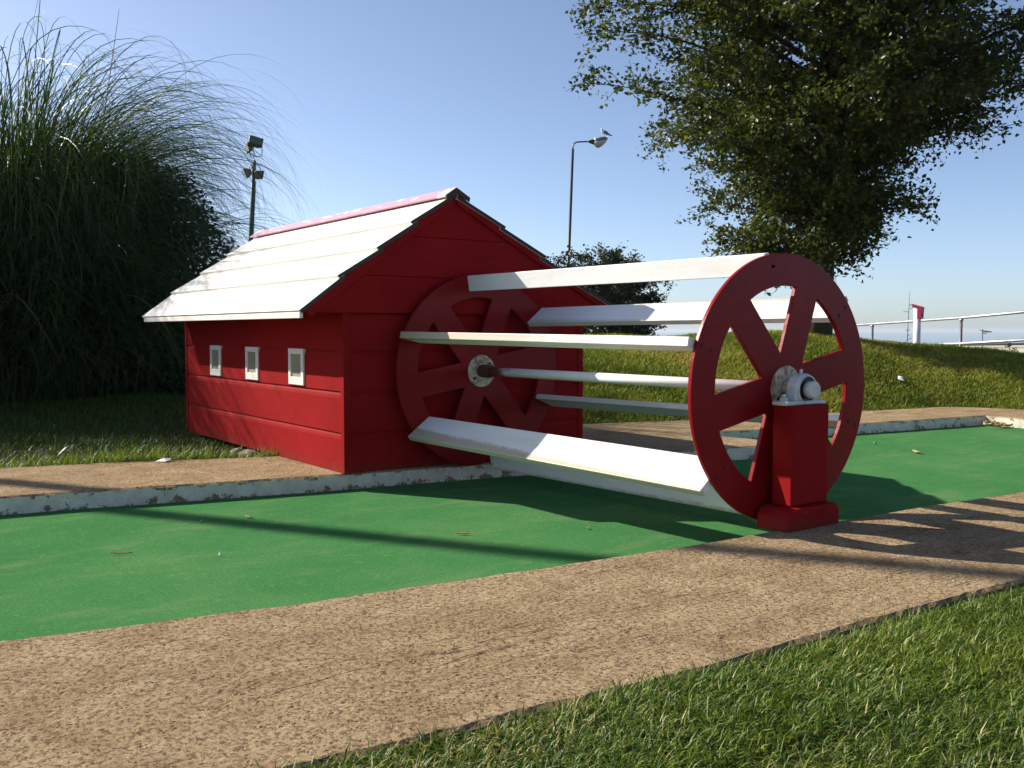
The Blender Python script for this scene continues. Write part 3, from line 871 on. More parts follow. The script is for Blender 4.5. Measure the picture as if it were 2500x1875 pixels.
def leaf_cloud(name, P, size, mat, parent, tint, up_bias=.5):
    """one folded two-triangle leaf per point"""
    n = len(P)
    d = rng.normal(0, 1, (n, 3)); d[:, 2] *= .7; d /= np.linalg.norm(d, axis=1)[:, None]
    nn = rng.normal(0, 1, (n, 3)); nn[:, 2] += up_bias; nn -= d*(nn*d).sum(1)[:, None]; nn /= np.linalg.norm(nn, axis=1)[:, None]
    s_ = np.cross(d, nn)
    l = size*rng.uniform(.6, 1.3, n)[:, None]; w = l*rng.uniform(.55, .85, n)[:, None]
    b = P; t = P+d*l; a1 = P+d*l*.45+s_*w*.5+nn*l*.14; a2 = P+d*l*.45-s_*w*.5+nn*l*.14
    V = np.stack([b, a1, t, a2], 1).reshape(-1, 3)
    q = np.arange(n)[:, None]*4
    F = np.concatenate([q+np.array([[0, 1, 2]]), q+np.array([[0, 2, 3]])], 1).reshape(-1, 3)
    return np_mesh(name, V, F, mat, parent, np.repeat(tint, 2))


PC = np.array([-6.88, -1.36])
pampas = thing('pampas_grass', (PC[0], PC[1], .06), 'huge fountain-shaped clump of long arching pampas grass left of the mill house', 'pampas grass')
n = 13500
r0 = .70*np.sqrt(rng.random(n)); a0 = rng.uniform(0, 2*PI, n)
az = a0+rng.normal(0, .5, n)
base = np.stack([PC[0]+r0*np.cos(a0), PC[1]+r0*np.sin(a0), np.full(n, .05)], 1)
th0 = np.abs(rng.normal(.03, .06, n))+r0*.08
ln = 2.7+2.7*rng.beta(1.3, 1.5, n)
th1 = rng.uniform(2.8, 3.9, n)
pwv = rng.uniform(2.0, 3.4, n)
k2 = rng.random(n) < .30                                 # a second crown of leaves nearer the bush
base[k2, :2] += rt0[:2]*.36+rng.normal(0, .25, (k2.sum(), 2))
ln = np.where(k2, rng.uniform(2.3, 3.6, n), ln); pwv = np.where(k2, rng.uniform(1.6, 2.6, n), pwv); th1 = np.where(k2, rng.uniform(2.5, 3.3, n), th1)
k = rng.random(n) < .34                                  # shorter outer leaves make the skirt
th0 = np.where(k, rng.uniform(.2, .55, n), th0); ln = np.where(k, rng.uniform(1.6, 3.0, n), ln)
th1 = np.where(k, rng.uniform(2.1, 3.0, n), th1); pwv = np.where(k, rng.uniform(1.1, 1.7, n), pwv)
ribbons('leaves', base, az, th0, th1, ln, rng.uniform(.008, .016, n), M['pampas'], pampas, np.where(rng.random(n) < .05, rng.uniform(.85, 1, n), rng.beta(2.2, 3, n)*.8), 24, pwv[:, None])
m = MB()
p0 = at(215, 560, 11.2); p1 = at(291, 22, 11.2)
m.tube([p0+(p1-p0)*-.95, p0, p0+(p1-p0)*.5, p1], [.011, .010, .008, .003], 6); m.build('flower_stalk', M['straw'], pampas)
for k in range(7):
    b = np.array([PC[0]+rng.uniform(-.5, .6), PC[1]+rng.uniform(-.4, .5), .06]); l = rng.uniform(2.0, 3.2); aa = rng.uniform(-1.2, .8); tl = rng.uniform(.05, .3)
    m = MB(); m.tube([b, b+np.array([math.cos(aa)*math.sin(tl), math.sin(aa)*math.sin(tl), math.cos(tl)])*l], [.006, .003], 5); m.build('flower_stalk', M['straw'], pampas)

# a lower clump beside it, mostly beyond the left edge; it shades the grass
P2 = np.array([-6.0, -3.55])
pampas2 = thing('pampas_grass', (P2[0], P2[1], .06), 'lower pampas grass clump cut off by the very left edge of the view', 'pampas grass')
n = 5200
r0 = .5*np.sqrt(rng.random(n)); a0 = rng.uniform(0, 2*PI, n)
ribbons('leaves', np.stack([P2[0]+r0*np.cos(a0), P2[1]+r0*np.sin(a0), np.full(n, .05)], 1), a0+rng.normal(0, .5, n), np.abs(rng.normal(.12, .12, n))+r0*.3,
        rng.uniform(2.4, 3.3, n), rng.uniform(1.5, 3.3, n), rng.uniform(.008, .015, n), M['pampas'], pampas2, rng.beta(2.2, 3, n)*.85, 18, rng.uniform(1.5, 2.5, n)[:, None])

# leafy bush growing through the clump
bush = thing('leafy_bush', (-6.98, -.36, .06), 'dense dark small-leaved bush growing through the right side of the pampas clump', 'bush')
n = 95000
a_ = rng.uniform(0, 2*PI, n); zz_ = .02+2.65*rng.random(n)**1.3; rad = np.sqrt(rng.random(n))
prof = np.where(zz_ < 1.3, 1.0, np.sqrt(np.clip(1-((zz_-1.2)/1.55)**2, 0, 1)))
lump = 1+.13*np.sin(3*a_+2*zz_)+.10*np.sin(7*a_-5*zz_)
P = np.stack([-6.98+1.28*rad*prof*lump*np.cos(a_), -.36+1.28*rad*prof*lump*np.sin(a_), zz_], 1)+rng.normal(0, .05, (n, 3))
P = P[rng.random(n) < .35+.65*rad]
leaf_cloud('foliage', P, .055, M['shrub'], bush, rng.beta(2, 2.2, len(P)))
m = MB()
for k in range(26):
    e = P[rng.integers(0, len(P))]; b = np.array([-6.98+rng.uniform(-.3, .3), -.36+rng.uniform(-.3, .3), .03]); mid = (b+e)/2+np.array([0, 0, .2])
    m.tube([b, mid, e], [.014, .009, .003], 5)
m.build('stems', M['bark'], bush)


def tree(name, base, top, trunk_r, env, nbr, leaf, leafsize, mats, label, cat, twig_len, per_m, tintp, droop=.12, zlow=None, twigs=(7, 12), sub=.045, dens=None):
    t = thing(name, tuple(base), label, cat)
    base = np.array(base, float); top = np.array(top, float)
    wood = MB(); leafP = []
    H = top[2]-base[2]
    pts = [base+(top-base)*f+np.array([rng.normal(0, .03), rng.normal(0, .03), 0])*(0 < f < 1)*1.0 for f in np.linspace(0, 1, 9)]
    wood.tube(pts, [trunk_r*(1-.85*f)*(1.35 if f == 0 else 1) for f in np.linspace(0, 1, 9)], 9)
    zlow = base[2]+.2*H if zlow is None else zlow
    for b in range(nbr):
        q = (b+rng.random())/nbr
        if dens is not None: zt = dens(q)
        else: zt = zlow+(top[2]+.05-zlow)*q
        az = rng.uniform(0, 2*PI)
        R = env(az, zt)
        if R < .08: continue
        R *= rng.uniform(.55, .95) if rng.random() < .74 else rng.uniform(.98, 1.2)
        f = np.clip((zt-.34*R-base[2])/H, .14, .97)
        p0 = base+(top-base)*f
        tip = np.array([base[0]+(top[0]-base[0])*.5+R*math.cos(az), base[1]+(top[1]-base[1])*.5+R*math.sin(az), zt])
        mid = (p0+tip)/2+np.array([rng.normal(0, .08*R), rng.normal(0, .08*R), R*(.10+rng.normal(0, .05))])
        ns = 8
        C = np.array([(1-s)**2*p0+2*s*(1-s)*mid+s*s*tip-np.array([0, 0, droop*R*s**3]) for s in np.linspace(0, 1, ns)])
        wood.tube(C, [max(.004, trunk_r*.30*(1-s)**1.2*min(1, R/2+.3)) for s in np.linspace(0, 1, ns)], 5)
        Lb = np.linalg.norm(np.diff(C, axis=0), axis=1).sum()
        kk = int(Lb*.45*per_m); u = rng.uniform(.55, 1.0, kk)*(ns-1); ii = np.minimum(u.astype(int), ns-2)
        leafP.append(C[ii]+(C[ii+1]-C[ii])*(u-ii)[:, None]+rng.normal(0, sub*1.1, (kk, 3)))
        dirb = (C[-1]-C[0])/np.linalg.norm(C[-1]-C[0])
        for w in range(int(rng.integers(*twigs)*max(.6, Lb/1.6))):
            s = rng.uniform(.18, 1.0); i = min(int(s*(ns-1)), ns-2); p = C[i]+(C[i+1]-C[i])*(s*(ns-1)-i)
            d = dirb*rng.uniform(.5, 1.1)+rng.normal(0, .55, 3); d[2] += rng.normal(.0, .2); d /= np.linalg.norm(d)
            l = twig_len*rng.uniform(.5, 1.25)*(1.05-.45*s)
            e = p+d*l-np.array([0, 0, .12*l])
            wood.tube([p, (p+e)/2+np.array([0, 0, .04*l]), e], [.005, .004, .002], 3, caps=False)
            k = int(per_m*l)
            u = rng.random(k)**.75
            leafP.append(p+(e-p)*u[:, None]+rng.normal(0, sub, (k, 3))*np.array([1, 1, .8]))
    wood.build('trunk', mats[0], t)
    P = np.concatenate(leafP)
    leaf_cloud('crown', P, leafsize, mats[1], t, tintp(P), .8)
    return t, len(P)


# hawthorn on the bank: crown wider to the upper left, ragged sprays
HB = np.array([-2.58, 6.33, .70])
ztab = [1.30, 1.62, 1.9, 2.15, 2.5, 2.9, 3.3, 3.9, 4.6, 5.3, 6.0, 6.5]
left_r = [.3, .8, 1.25, 1.35, 1.5, 1.7, 2.1, 2.2, 2.6, 2.3, 1.5, .5]
right_r = [.12, .2, .38, .72, .85, 1.1, 1.85, 2.35, 2.8, 2.4, 1.4, .5]


def haw_env(az, z):
    c = math.cos(az)*rt0[0]+math.sin(az)*rt0[1]      # +1 toward the right of the view
    a = np.interp(z, ztab, left_r); b = np.interp(z, ztab, right_r)
    k = .5+.5*c
    return (a*(1-k)+b*k)*(1+.10*math.sin(5*az+3*z)+.08*math.sin(11*z))


_, nl = tree('hawthorn_tree', HB, HB+np.array([.15, .05, 5.3]), .115, haw_env, 330, None, .056, (M['bark'], M['hawthorn']),
     'big dark spreading hawthorn tree with ragged sprays, on the bank behind the red wheel', 'tree', .58, 72,
     lambda P: (rng.beta(2, 2.4, len(P))).clip(0, 1), .08, 1.66, (9, 15), .05)
print('hawthorn leaves', nl)
SB = at(1470, 905, 25.0)
def small_env(az, z): return np.interp(z-SB[2], [.7, 1.3, 2.0, 2.7, 3.2, 3.55], [.9, 1.5, 1.62, 1.45, 1.0, .35])*(1+.12*math.sin(4*az+2*z))
_, nl = tree('round_tree', SB, SB+np.array([0, 0, 3.05]), .12, small_env, 110, None, .085, (M['bark'], M['farleaf']),
     'small round dark tree behind the mill house roof at the foot of the street lamp', 'tree', .55, 60,
     lambda P: rng.beta(2, 2.2, len(P)), .05, SB[2]+.6, (8, 13), .06)
print('round tree leaves', nl)

# ---------------------------------------------------------------- lamps
def lerp(a, b, f): return np.array(a)+(np.array(b)-np.array(a))*f


DL = 29.0
pt, pb = at(1398.5, 364, DL), at(1388, 640, DL)
ub = (pt-pb)/np.linalg.norm(pt-pb)
foot = pb-ub*((pb[2]+2.4)/ub[2])
lamp = thing('street_lamp', tuple(foot), 'tall slim dark street lamp with bent arm and glass bowl, behind the mill house', 'street lamp')
m = MB(); m.tube([foot, lerp(foot, pt, .25), lerp(foot, pt, .26), pt], [.075, .070, .052, .040], 14); m.build('pole', M['pole'], lamp)
m = MB(); A = [pt-ub*.02, at(1399, 358, DL), at(1400.5, 353, DL), at(1403, 349.5, DL), at(1407, 347.2, DL), at(1415, 346.4, DL), at(1438, 345.4, DL)]
m.tube(A, .021, 10); m.build('arm', M['pole'], lamp)
hd = MB(); ax0 = at(1436, 345.5, DL); dirv = at(1484, 340, DL)-at(1437, 345.6, DL); hl = np.linalg.norm(dirv); dirv /= hl
upv = np.array([0, 0, 1.]); upv -= dirv*(upv@dirv); upv /= np.linalg.norm(upv); sdv = np.cross(dirv, upv)
def ring(s, ru, rd, off, n=20, half=None):
    out = []
    for k in range(n):
        a = 2*PI*k/n; c_, s_ = math.cos(a), math.sin(a)
        out.append(ax0+dirv*s*hl+upv*(off+(ru if s_ > 0 else rd)*s_)+sdv*(max(ru, rd)*.75*c_))
    return out
hd.loft([ring(-.02, .025, .025, 0), ring(.08, .05, .05, -.01), ring(.34, .085, .11, -.03)], 0); ho = hd.build('lamp_neck', M['black_metal'], lamp)
m = MB(); m.loft([ring(.32, .09, .02, -.02), ring(.36, .12, .02, -.02), ring(.41, .12, .02, -.02), ring(.43, .09, .02, -.02)]); m.build('collar', M['collar'], ho)
m = MB(); m.loft([ring(.43, .09, .02, -.02), ring(.6, .105, .02, -.01), ring(.85, .085, .02, .005), ring(.97, .05, .02, .01), ring(1.02, .015, .01, .015)]); cano = m.build('canopy', M['lampgrey'], lamp)
m = MB(); m.loft([ring(.26, .005, .06, -.05), ring(.34, .005, .15, -.045), ring(.5, .005, .19, -.04), ring(.7, .005, .15, -.03), ring(.88, .005, .085, -.015), ring(1.0, .004, .02, .0)]); m.build('lamp_bowl', M['lampglass'], lamp)

# gull on the lamp
G = at(1475.5, 335.2, DL)
gull = thing('gull', tuple(G), 'white and grey gull standing on top of the street lamp head', 'gull')
gr = rt0; gu = np.array([0, 0, 1.]); gf = FWH
S = DL/FOC
def gp(px, py): return at(1350+px/13.012, 300+py/13.008, DL)
def gring(c, d, r1, r2, n=14):
    d = d/np.linalg.norm(d); a = np.cross(d, gf); a /= np.linalg.norm(a)
    return [c+a*r1*math.cos(2*PI*k/n)+gf*r2*math.sin(2*PI*k/n) for k in range(n)]
spine = [((1840, 395), 6), ((1790, 370), 22), ((1740, 345), 42), ((1680, 318), 56), ((1620, 295), 60), ((1575, 270), 50), ((1558, 240), 38), ((1555, 215), 38), ((1553, 195), 40), ((1548, 175), 26), ((1545, 163), 6)]
rings = []
for i, (c, r) in enumerate(spine):
    a = gp(*spine[max(i-1, 0)][0]); b = gp(*spine[min(i+1, len(spine)-1)][0])
    rings.append(gring(gp(*c), b-a, r/13*S, r/13*S*1.05))
m = MB(); m.loft(rings); gbody = m.build('body', M['gull_white'], gull)
m = MB(); m.loft([gring(gp(1518, 205), gp(1490, 212)-gp(1530, 203), 11/13*S, 11/13*S, 6), gring(gp(1492, 213), gp(1490, 214)-gp(1530, 203), 3/13*S, 3/13*S, 6)]); m.build('beak', M['gull_black'], gull)
for sd in (-1, 1):
    m = MB(); off = gf*sd*.072
    wr = []
    for c, r in (((1595, 268), 12), ((1620, 285), 40), ((1680, 318), 46), ((1745, 352), 32), ((1805, 382), 16), ((1885, 412), 5)):
        cc = gp(*c)+off*(1 if c[0] < 1700 else .45)
        dd = gp(1885, 412)-gp(1595, 268); dd /= np.linalg.norm(dd); a = np.cross(dd, gf)
        wr.append([cc+a*r/13*S*math.cos(2*PI*k/10)+gf*.016*math.sin(2*PI*k/10) for k in range(10)])
    m.loft(wr); w_ = m.build('wing', M['gull_grey'], gull)
    t_ = MB(); t_.loft([[p+(gp(1885, 412)-gp(1850, 396))*0 for p in wr[-2]], [lerp(p, gp(1900, 418)+off*.4, .85) for p in wr[-2]]]); t_.build('wing_tip', M['gull_black'], w_)
    m = MB(); m.tube([gp(1650, 360)+gf*sd*.025, gp(1638, 415)+gf*sd*.028, gp(1630, 458)+gf*sd*.03], [.008, .006, .006], 6); m.build('leg', M['gull_leg'], gull)

# floodlight pole
DF = 20.0
ft, fb = at(621.5, 392, DF), at(613, 581, DF)
ub = (ft-fb)/np.linalg.norm(ft-fb); foot = fb-ub*((fb[2]+1.3)/ub[2])
fl = thing('floodlight_pole', tuple(foot), 'dark pole carrying four old floodlights, between the pampas grass and the roof ridge', 'floodlight')
m = MB(); m.tube([foot, fb, lerp(fb, ft, .72), lerp(fb, ft, .74), ft], [.058, .052, .050, .034, .030], 12); m.build('pole', M['pole'], fl)
m = MB(); m.obox(lerp(fb, ft, .86), rt*.035, gf*.03, ub*.10); m.build('junction_box', M['yellowed'], fl, bevel=.006)


def flood(px, py, yaw, pitch, roll, mat, s=1.0):
    s *= 1.2
    c = at(px, py, DF)
    Rm = (Matrix.Rotation(yaw, 3, Vector(up)) @ Matrix.Rotation(pitch, 3, Vector(rt))) @ Matrix.Rotation(roll, 3, Vector(fw))
    a = np.array(Rm @ Vector(rt)); u_ = np.array(Rm @ Vector(up)); f_ = np.array(Rm @ Vector(fw))
    m = MB()
    def q(w, h, d): return [c+a*i*w*s+u_*j*h*s+f_*d*s for i, j in ((-1, -1), (1, -1), (1, 1), (-1, 1))]
    m.loft([q(.155, .125, -.10), q(.165, .135, -.085), q(.150, .120, -.04), q(.085, .065, .07), q(.07, .05, .085)], 0, False)
    o = m.build('floodlight', mat, fl, bevel=.004)
    m = MB(); m.loft([q(.135, .108, -.112), q(.135, .108, -.1005)], 0, False); m.build('lens', M['lens'], o)
    m = MB(); e = a*.165*s
    tip = lerp(c, ft, .75)
    m.tube([c-e, c-e+(tip-c)*.8, tip-a*.03, tip+a*.03, c+e+(tip-c)*.8, c+e], .009, 6, smooth=False); m.build('bracket', M['black_metal'], o)


flood(623, 350, .5, -.5, .25, M['black_metal'], .74)
flood(611, 361, -1.0, .25, -.1, M['black_metal'], .58)
flood(605, 421, -1.15, .45, .15, M['grey_metal'], .66)
flood(629, 425, 1.2, .4, -.2, M['grey_metal'], .58)

# lamp post beyond the left edge of the view, whose shadow crosses the lane
m = MB()
sx, sy = -.133, -1.845
q0 = np.array([sx-.866*9.0, sy-.5*9.0, .0])
lp2 = thing('lamp_post', tuple(q0), 'tall pole beyond the left edge, casting the long straight shadow on the lane', 'pole')
m.tube([q0, q0+np.array([0, 0, 4.5]), q0+np.array([0, 0, 9.5])], [.082, .078, .075], 14); m.build('pole', M['pole'], lp2)

# ---------------------------------------------------------------- railing, marker post, mast, bungalow
RAIL = [(2643, 748, 13.5), (2347, 776, 16.0), (2130, 791, 18.5), (1966, 802, 21.0), (1836, 811, 23.5), (1731, 818, 26.0), (1645, 823.5, 28.5)]
RP = [at(*r) for r in RAIL]
fence = thing('metal_railing', (RP[1][0], RP[1][1], ground_z(RP[1][0], RP[1][1]).item()), 'two-bar galvanised metal railing along the path behind the bank', 'railing')
for p in RP:
    m = MB(); g0 = min(float(ground_z(p[0], p[1])), p[2]-1.0)
    m.tube([(p[0], p[1], g0-.1), (p[0], p[1], p[2]-.01)], .024, 10); po = m.build('post', M['lilac_post'], fence)
    m = MB(); m.tube([(p[0], p[1], p[2]-.055), (p[0], p[1], p[2]-.02)], .032, 10); m.build('clamp', M['galv'], po)
for dz in (0, -.43):
    m = MB(); m.tube([p+np.array([0, 0, dz]) for p in RP], .0235, 10); m.build('rail', M['galv'], fence)

mb_ = at(2238, 846, 15.0); mt = at(2240, 752, 15.0)
g0 = float(ground_z(mb_[0], mb_[1]))
mark = thing('marker_post', (mb_[0], mb_[1], g0), 'white round marker post with sloping red cap, in front of the railing', 'post')
m = MB(); m.tube([(mb_[0], mb_[1], g0-.05), (mt[0], mt[1], mt[2])], .054, 20); m.build('post', M['marker_white'], mark)
m = MB(); c = np.array(mt)
pr_ = [(-.085, .045), (.088, -.005), (.088, -.03), (.078, -.19), (.012, -.19), (.012, -.035), (-.060, -.005)]
pr_ = [(u, v+.02) for u, v in pr_]
vr = rt0*.75-FWH*.66; vr /= np.linalg.norm(vr); vp = np.array([-vr[1], vr[0], 0])
m.prism(pr_, lambda u, v, w: tuple(c+vr*u+vp*w+np.array([0, 0, v])), -.058, .058); cap = m.build('cap', M['red_cap'], mark, bevel=.006)
m = MB(); m.obox(c+vr*.09+np.array([0, 0, -.11]), vr*.003, vp*.012, np.array([0, 0, .035])); m.build('cap_label', M['paper'], cap)

ms0 = at(2214, 850, 60.0); ms1 = at(2221, 712, 60.0)
mast = thing('radio_mast', tuple(ms0-np.array([0, 0, 3])), 'thin spiky radio mast on the skyline beside the white marker post', 'mast')
m = MB(); m.tube([ms0-np.array([0, 0, 3]), ms0, ms1], [.05, .035, .012], 6)
for k in range(13):
    f = rng.uniform(.05, .95); p = lerp(ms0, ms1, f); a = rng.uniform(0, 2*PI); l = rng.uniform(.12, .38)
    m.tube([p, p+np.array([math.cos(a)*l, math.sin(a)*l, rng.uniform(-.05, .12)])], .016, 4)
m.build('mast_pole', M['dull_wire'], mast)

# bungalow on the low ground beyond
D1, D2 = 42.0, 38.0
r1_, r2_ = at(2325, 843.5, D1), at(2760, 838, D1)
e1, e2 = at(2270, 900, D2), at(2780, 905, D2)
bz = -2.6
bung = thing('bungalow', (float((e1[0]+e2[0])/2), float((e1[1]+e2[1])/2), bz), 'pale cream-roofed bungalow half hidden beyond the right of the bank', 'house')
bk = FWH*8
m = MB(); th_ = np.array([0, 0, -.12])
b1, b2 = e1+bk+rt0*.0, e2+bk
m.add([e1, e2, r2_, r1_, b1, b2, e1+th_, e2+th_, b1+th_, b2+th_], [(0, 1, 2, 3), (3, 2, 5, 4), (0, 3, 4), (1, 5, 2), (0, 6, 7, 1), (4, 5, 9, 8), (6, 8, 9, 7)])
broof = m.build('roof', M['tiles'], bung)
m = MB(); m.tube([r1_+np.array([0, 0, .02]), r2_+np.array([0, 0, .02])], .07, 8); m.build('ridge_tiles', M['lampgrey'], broof)
m = MB()
w1, w2, w3, w4 = [p+d for p, d in ((e1, FWH*.4+rt0*.4), (e2, FWH*.4-rt0*.4), (b2, -FWH*.4-rt0*.4), (b1, -FWH*.4+rt0*.4))]
V = [(p[0], p[1], bz-.4) for p in (w1, w2, w3, w4)]+[(p[0], p[1], p[2]-.1) for p in (w1, w2, w3, w4)]
m.add(V, [(0, 1, 5, 4), (1, 2, 6, 5), (2, 3, 7, 6), (3, 0, 4, 7)]); m.build('wall', M['render'], bung)
a0_, a1_ = at(2398, 862, 40.5), at(2399, 804, 40.5)
m = MB(); m.tube([a0_-np.array([0, 0, .4]), a1_], .022, 6); bmx = at(2396, 808, 40.5); bm2 = at(2420, 810, 40.5)
m.tube([bmx, bm2], .018, 6)
for k in range(9):
    p = lerp(bmx, bm2, k/8); l = .22-.018*k
    m.tube([p-FWH*l-np.array([0, 0, l*.3]), p+FWH*l+np.array([0, 0, l*.3])], .012, 4)
m.tube([at(2397, 814, 40.5), at(2410, 815, 40.5)], .014, 5)
m.build('tv_aerial', M['dull_wire'], bung)

# weeds on the bank edge
for px, py, h, lab in ((2462, 872, .20, 'taller leafy weed stalk on the bank edge in front of the cream roof'), (2478, 874, .13, 'shorter leafy weed stalk nearest the right edge in front of the cream roof')):
    b = at(px, py, 12.0); t = thing('weed', tuple(b), lab, 'weed')
    m = MB(); m.tube([b-np.array([0, 0, .05]), b+np.array([.01, .01, h])], [.004, .002], 5); m.build('stem', M['bark'], t)
    n = 40; s = rng.random(n); P = b+np.stack([rng.normal(0, .018, n), rng.normal(0, .018, n), s*h], 1)
    leaf_cloud('leaves', P, .035, M['hawthorn'], t, rng.random(n))

# ---------------------------------------------------------------- small litter
def flat_leaf(name, loc, L_, W_, rot, mat, label, cat, group=None, lift=.012):
    """curled dry leaf or paper scrap"""
    c, s_ = math.cos(rot), math.sin(rot)
    V = []; F = []
    nu = 7
    for i in range(nu):
        u = i/(nu-1); w = W_*max(.06, math.sin(PI*min(max(u, .02), .98))**.8)
        for j in (-1, 0, 1):
            x_ = (u-.5)*L_; y_ = j*w/2; z_ = lift*(abs(j)*.9+.5*(2*u-1)**2)+.002
            V.append((loc[0]+c*x_-s_*y_, loc[1]+s_*x_+c*y_, loc[2]+z_))
    for i in range(nu-1):
        for j in (0, 1): F.append((i*3+j, (i+1)*3+j, (i+1)*3+j+1, i*3+j+1))
    m = MB(); m.add(V, F, 0, True); o = m.build(name, mat, None, loc)
    md = o.modifiers.new('thick', 'SOLIDIFY'); md.thickness = .0008
    return tag(o, label, cat, group)


def scrap(name, loc, a, b, rot, mat, label, cat, tilt=.4):
    m = MB(); c, s_ = math.cos(rot), math.sin(rot)
    e1 = np.array([c, s_, tilt])*a/2; e2 = np.array([-s_, c, .2])*b/2; p = np.array(loc)+np.array([0, 0, abs(tilt)*a/2+.006])
    m.add([p-e1-e2, p+e1-e2*.9, p+e1*.9+e2, p-e1*.8+e2*1.1, p+np.array([0, 0, .012])], [(0, 1, 4), (1, 2, 4), (2, 3, 4), (3, 0, 4)])
    o = m.build(name, mat, None, loc); md = o.modifiers.new('thick', 'SOLIDIFY'); md.thickness = .001
    return tag(o, label, cat)


flat_leaf('fallen_leaf', (.78, 2.78, .002), .085, .035, 2.6, M['leaf_yellow'], 'single pale yellow leaf lying on the green lane right of the wheel', 'leaf')
flat_leaf('fallen_leaf', (.33, -1.47, .002), .045, .014, .3, M['straw'], 'small tan dry leaf on the green lane below the mill house corner', 'leaf', lift=.005)
flat_leaf('fallen_leaf', (1.13, -.92, .002), .05, .014, .9, M['leaf_brown'], 'curled brown dry leaf in the middle of the lane above the long shadow', 'leaf', lift=.004)
flat_leaf('straw_stem', (.70, -2.07, .002), .075, .006, 1.0, M['leaf_brown'], 'thin brown stem on the green lane near the left edge', 'stem', lift=.004)
flat_leaf('straw_stem', (1.33, -.46, .002), .03, .008, 2.0, M['straw'], 'short pale straw on the lane just below the wheel shadow', 'straw', lift=.004)
flat_leaf('straw_stem', (.30, -1.66, .002), .035, .006, 2.4, M['straw'], 'short pale straw on the lane beside the long shadow at left', 'straw', lift=.004)
flat_leaf('straw_stem', (.30, 3.05, .002), .10, .007, 2.2, M['straw'], 'long pale straw on the lane against the far kerb shadow', 'straw', lift=.004)
scrap('pebble_chip', (.93, -1.80, .0), .008, .006, .4, M['paper'], 'tiny white chip on the sunlit green lane', 'chip', .3)
for k in range(11):
    p = (.13+rng.uniform(-.02, .26), 4.86+rng.normal(0, .05), .002+rng.uniform(0, .02))
    flat_leaf('fallen_leaf', p, rng.uniform(.05, .09), rng.uniform(.03, .05), rng.uniform(0, 6), M['leaf_brown' if k % 3 else 'leaf_yellow'], 'dry leaf in the small drift in the corner of the white kerb at right', 'leaf', 'dry leaves drifted in the kerb corner', .02)
scrap('paper_scrap', (-1.80, -1.775, .055), .065, .045, .9, M['paper'], 'pale blue-white paper scrap in the dark grass at left', 'litter', .9)
scrap('paper_scrap', (-1.06, -1.418, .081), .075, .05, .5, M['paper'], 'flat white scrap on the brown kerb in front of the dark grass', 'litter', .05)
w_ = at(2199, 927, 9.6)
# drop the scrap onto the bank along its sight line
for d in np.arange(7.5, 11.2, .02):
    q = at(2199, 929, d)
    if q[2] <= float(ground_z(q[0], q[1]))+.035: break
scrap('paper_scrap', (q[0], q[1], q[2]), .075, .05, 2.2, M['paper'], 'bright white scrap on the sunny grass bank right of the wheel', 'litter', .5)
for k, (x_, y_, r_, lab) in enumerate(((-1.16, -.91, .055, 'largest grey rubble lump by the foot of the mill house side wall'), (-1.02, -.90, .035, 'smaller grey rubble lump nearest the kerb by the mill house wall'), (-1.33, -.92, .04, 'grey rubble lump farthest back in the grass by the mill house wall'))):
    bm = bmesh.new(); bmesh.ops.create_icosphere(bm, subdivisions=2, radius=r_)
    for v in bm.verts: v.co *= rng.uniform(.8, 1.15); v.co.z *= .7
    me = bpy.data.meshes.new('rubble_stone'); bm.to_mesh(me); bm.free(); me.materials.append(M['stone'])
    o = bpy.data.objects.new('rubble_stone', me); COL.objects.link(o); o.location = (x_, y_, .06); tag(o, lab, 'stone')

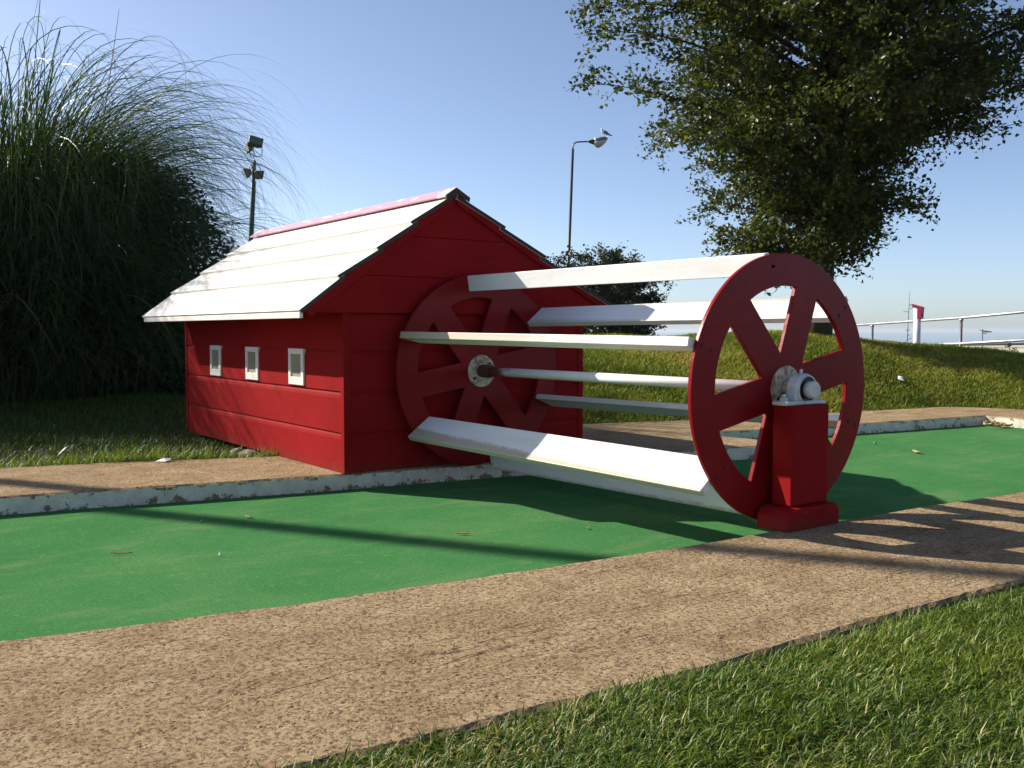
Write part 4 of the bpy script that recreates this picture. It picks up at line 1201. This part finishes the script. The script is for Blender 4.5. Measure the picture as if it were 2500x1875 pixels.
# ---------------------------------------------------------------- sea haze
hz = MB(); hz.box((-9500, -9500, -10), (9500, 9500, 14))
hm, hnt, hout = new_mat('sea_haze'); hv = hnt.nodes.new('ShaderNodeVolumePrincipled')
hv.inputs['Color'].default_value = (.80, .87, .95, 1); hv.inputs['Density'].default_value = HAZE; hv.inputs['Anisotropy'].default_value = .2
hnt.links.new(hv.outputs[0], hout.inputs['Volume'])
tag(hz.build('haze', hm), 'thin pale haze over the sea and shore', None, None, 'stuff')

# ---------------------------------------------------------------- light, sky, camera
EL = 31.0
w = bpy.data.worlds.new('World'); scene.world = w; w.use_nodes = True
nt = w.node_tree
for n_ in list(nt.nodes): nt.nodes.remove(n_)
sky = nt.nodes.new('ShaderNodeTexSky'); sky.sky_type = 'NISHITA'; sky.sun_disc = False
sky.sun_elevation = R_(EL); sky.sun_rotation = R_(240)
sky.air_density = .6; sky.dust_density = .75; sky.ozone_density = 2.0; sky.altitude = 0
bg = nt.nodes.new('ShaderNodeBackground'); bg.inputs['Strength'].default_value = .102
wo = nt.nodes.new('ShaderNodeOutputWorld')
hs = nt.nodes.new('ShaderNodeHueSaturation'); hs.inputs['Saturation'].default_value = .93
nt.links.new(sky.outputs[0], hs.inputs['Color']); nt.links.new(hs.outputs[0], bg.inputs[0]); nt.links.new(bg.outputs[0], wo.inputs[0])
sl = bpy.data.lights.new('sun', 'SUN'); sl.energy = 5.0; sl.angle = R_(.53); sl.color = (1.0, .93, .82)
so = bpy.data.objects.new('sun', sl); COL.objects.link(so)
ld = Vector((math.cos(R_(30))*math.cos(R_(EL)), math.sin(R_(30))*math.cos(R_(EL)), -math.sin(R_(EL))))
so.rotation_euler = ld.to_track_quat('-Z', 'Y').to_euler(); so.location = (-8, -6, 9)

cd = bpy.data.cameras.new('camera'); cd.sensor_width = 36.0; cd.lens = 36.0*FOC/2500.0; cd.clip_start = .05; cd.clip_end = 20000
co_ = bpy.data.objects.new('camera', cd); COL.objects.link(co_)
co_.matrix_world = Matrix(((rt[0], up[0], -fw[0], CAM[0]), (rt[1], up[1], -fw[1], CAM[1]), (rt[2], up[2], -fw[2], CAM[2]), (0, 0, 0, 1)))
scene.camera = co_
scene.view_settings.view_transform = 'Standard'; scene.view_settings.look = 'None'
scene.view_settings.exposure = .82; scene.view_settings.gamma = 1.0
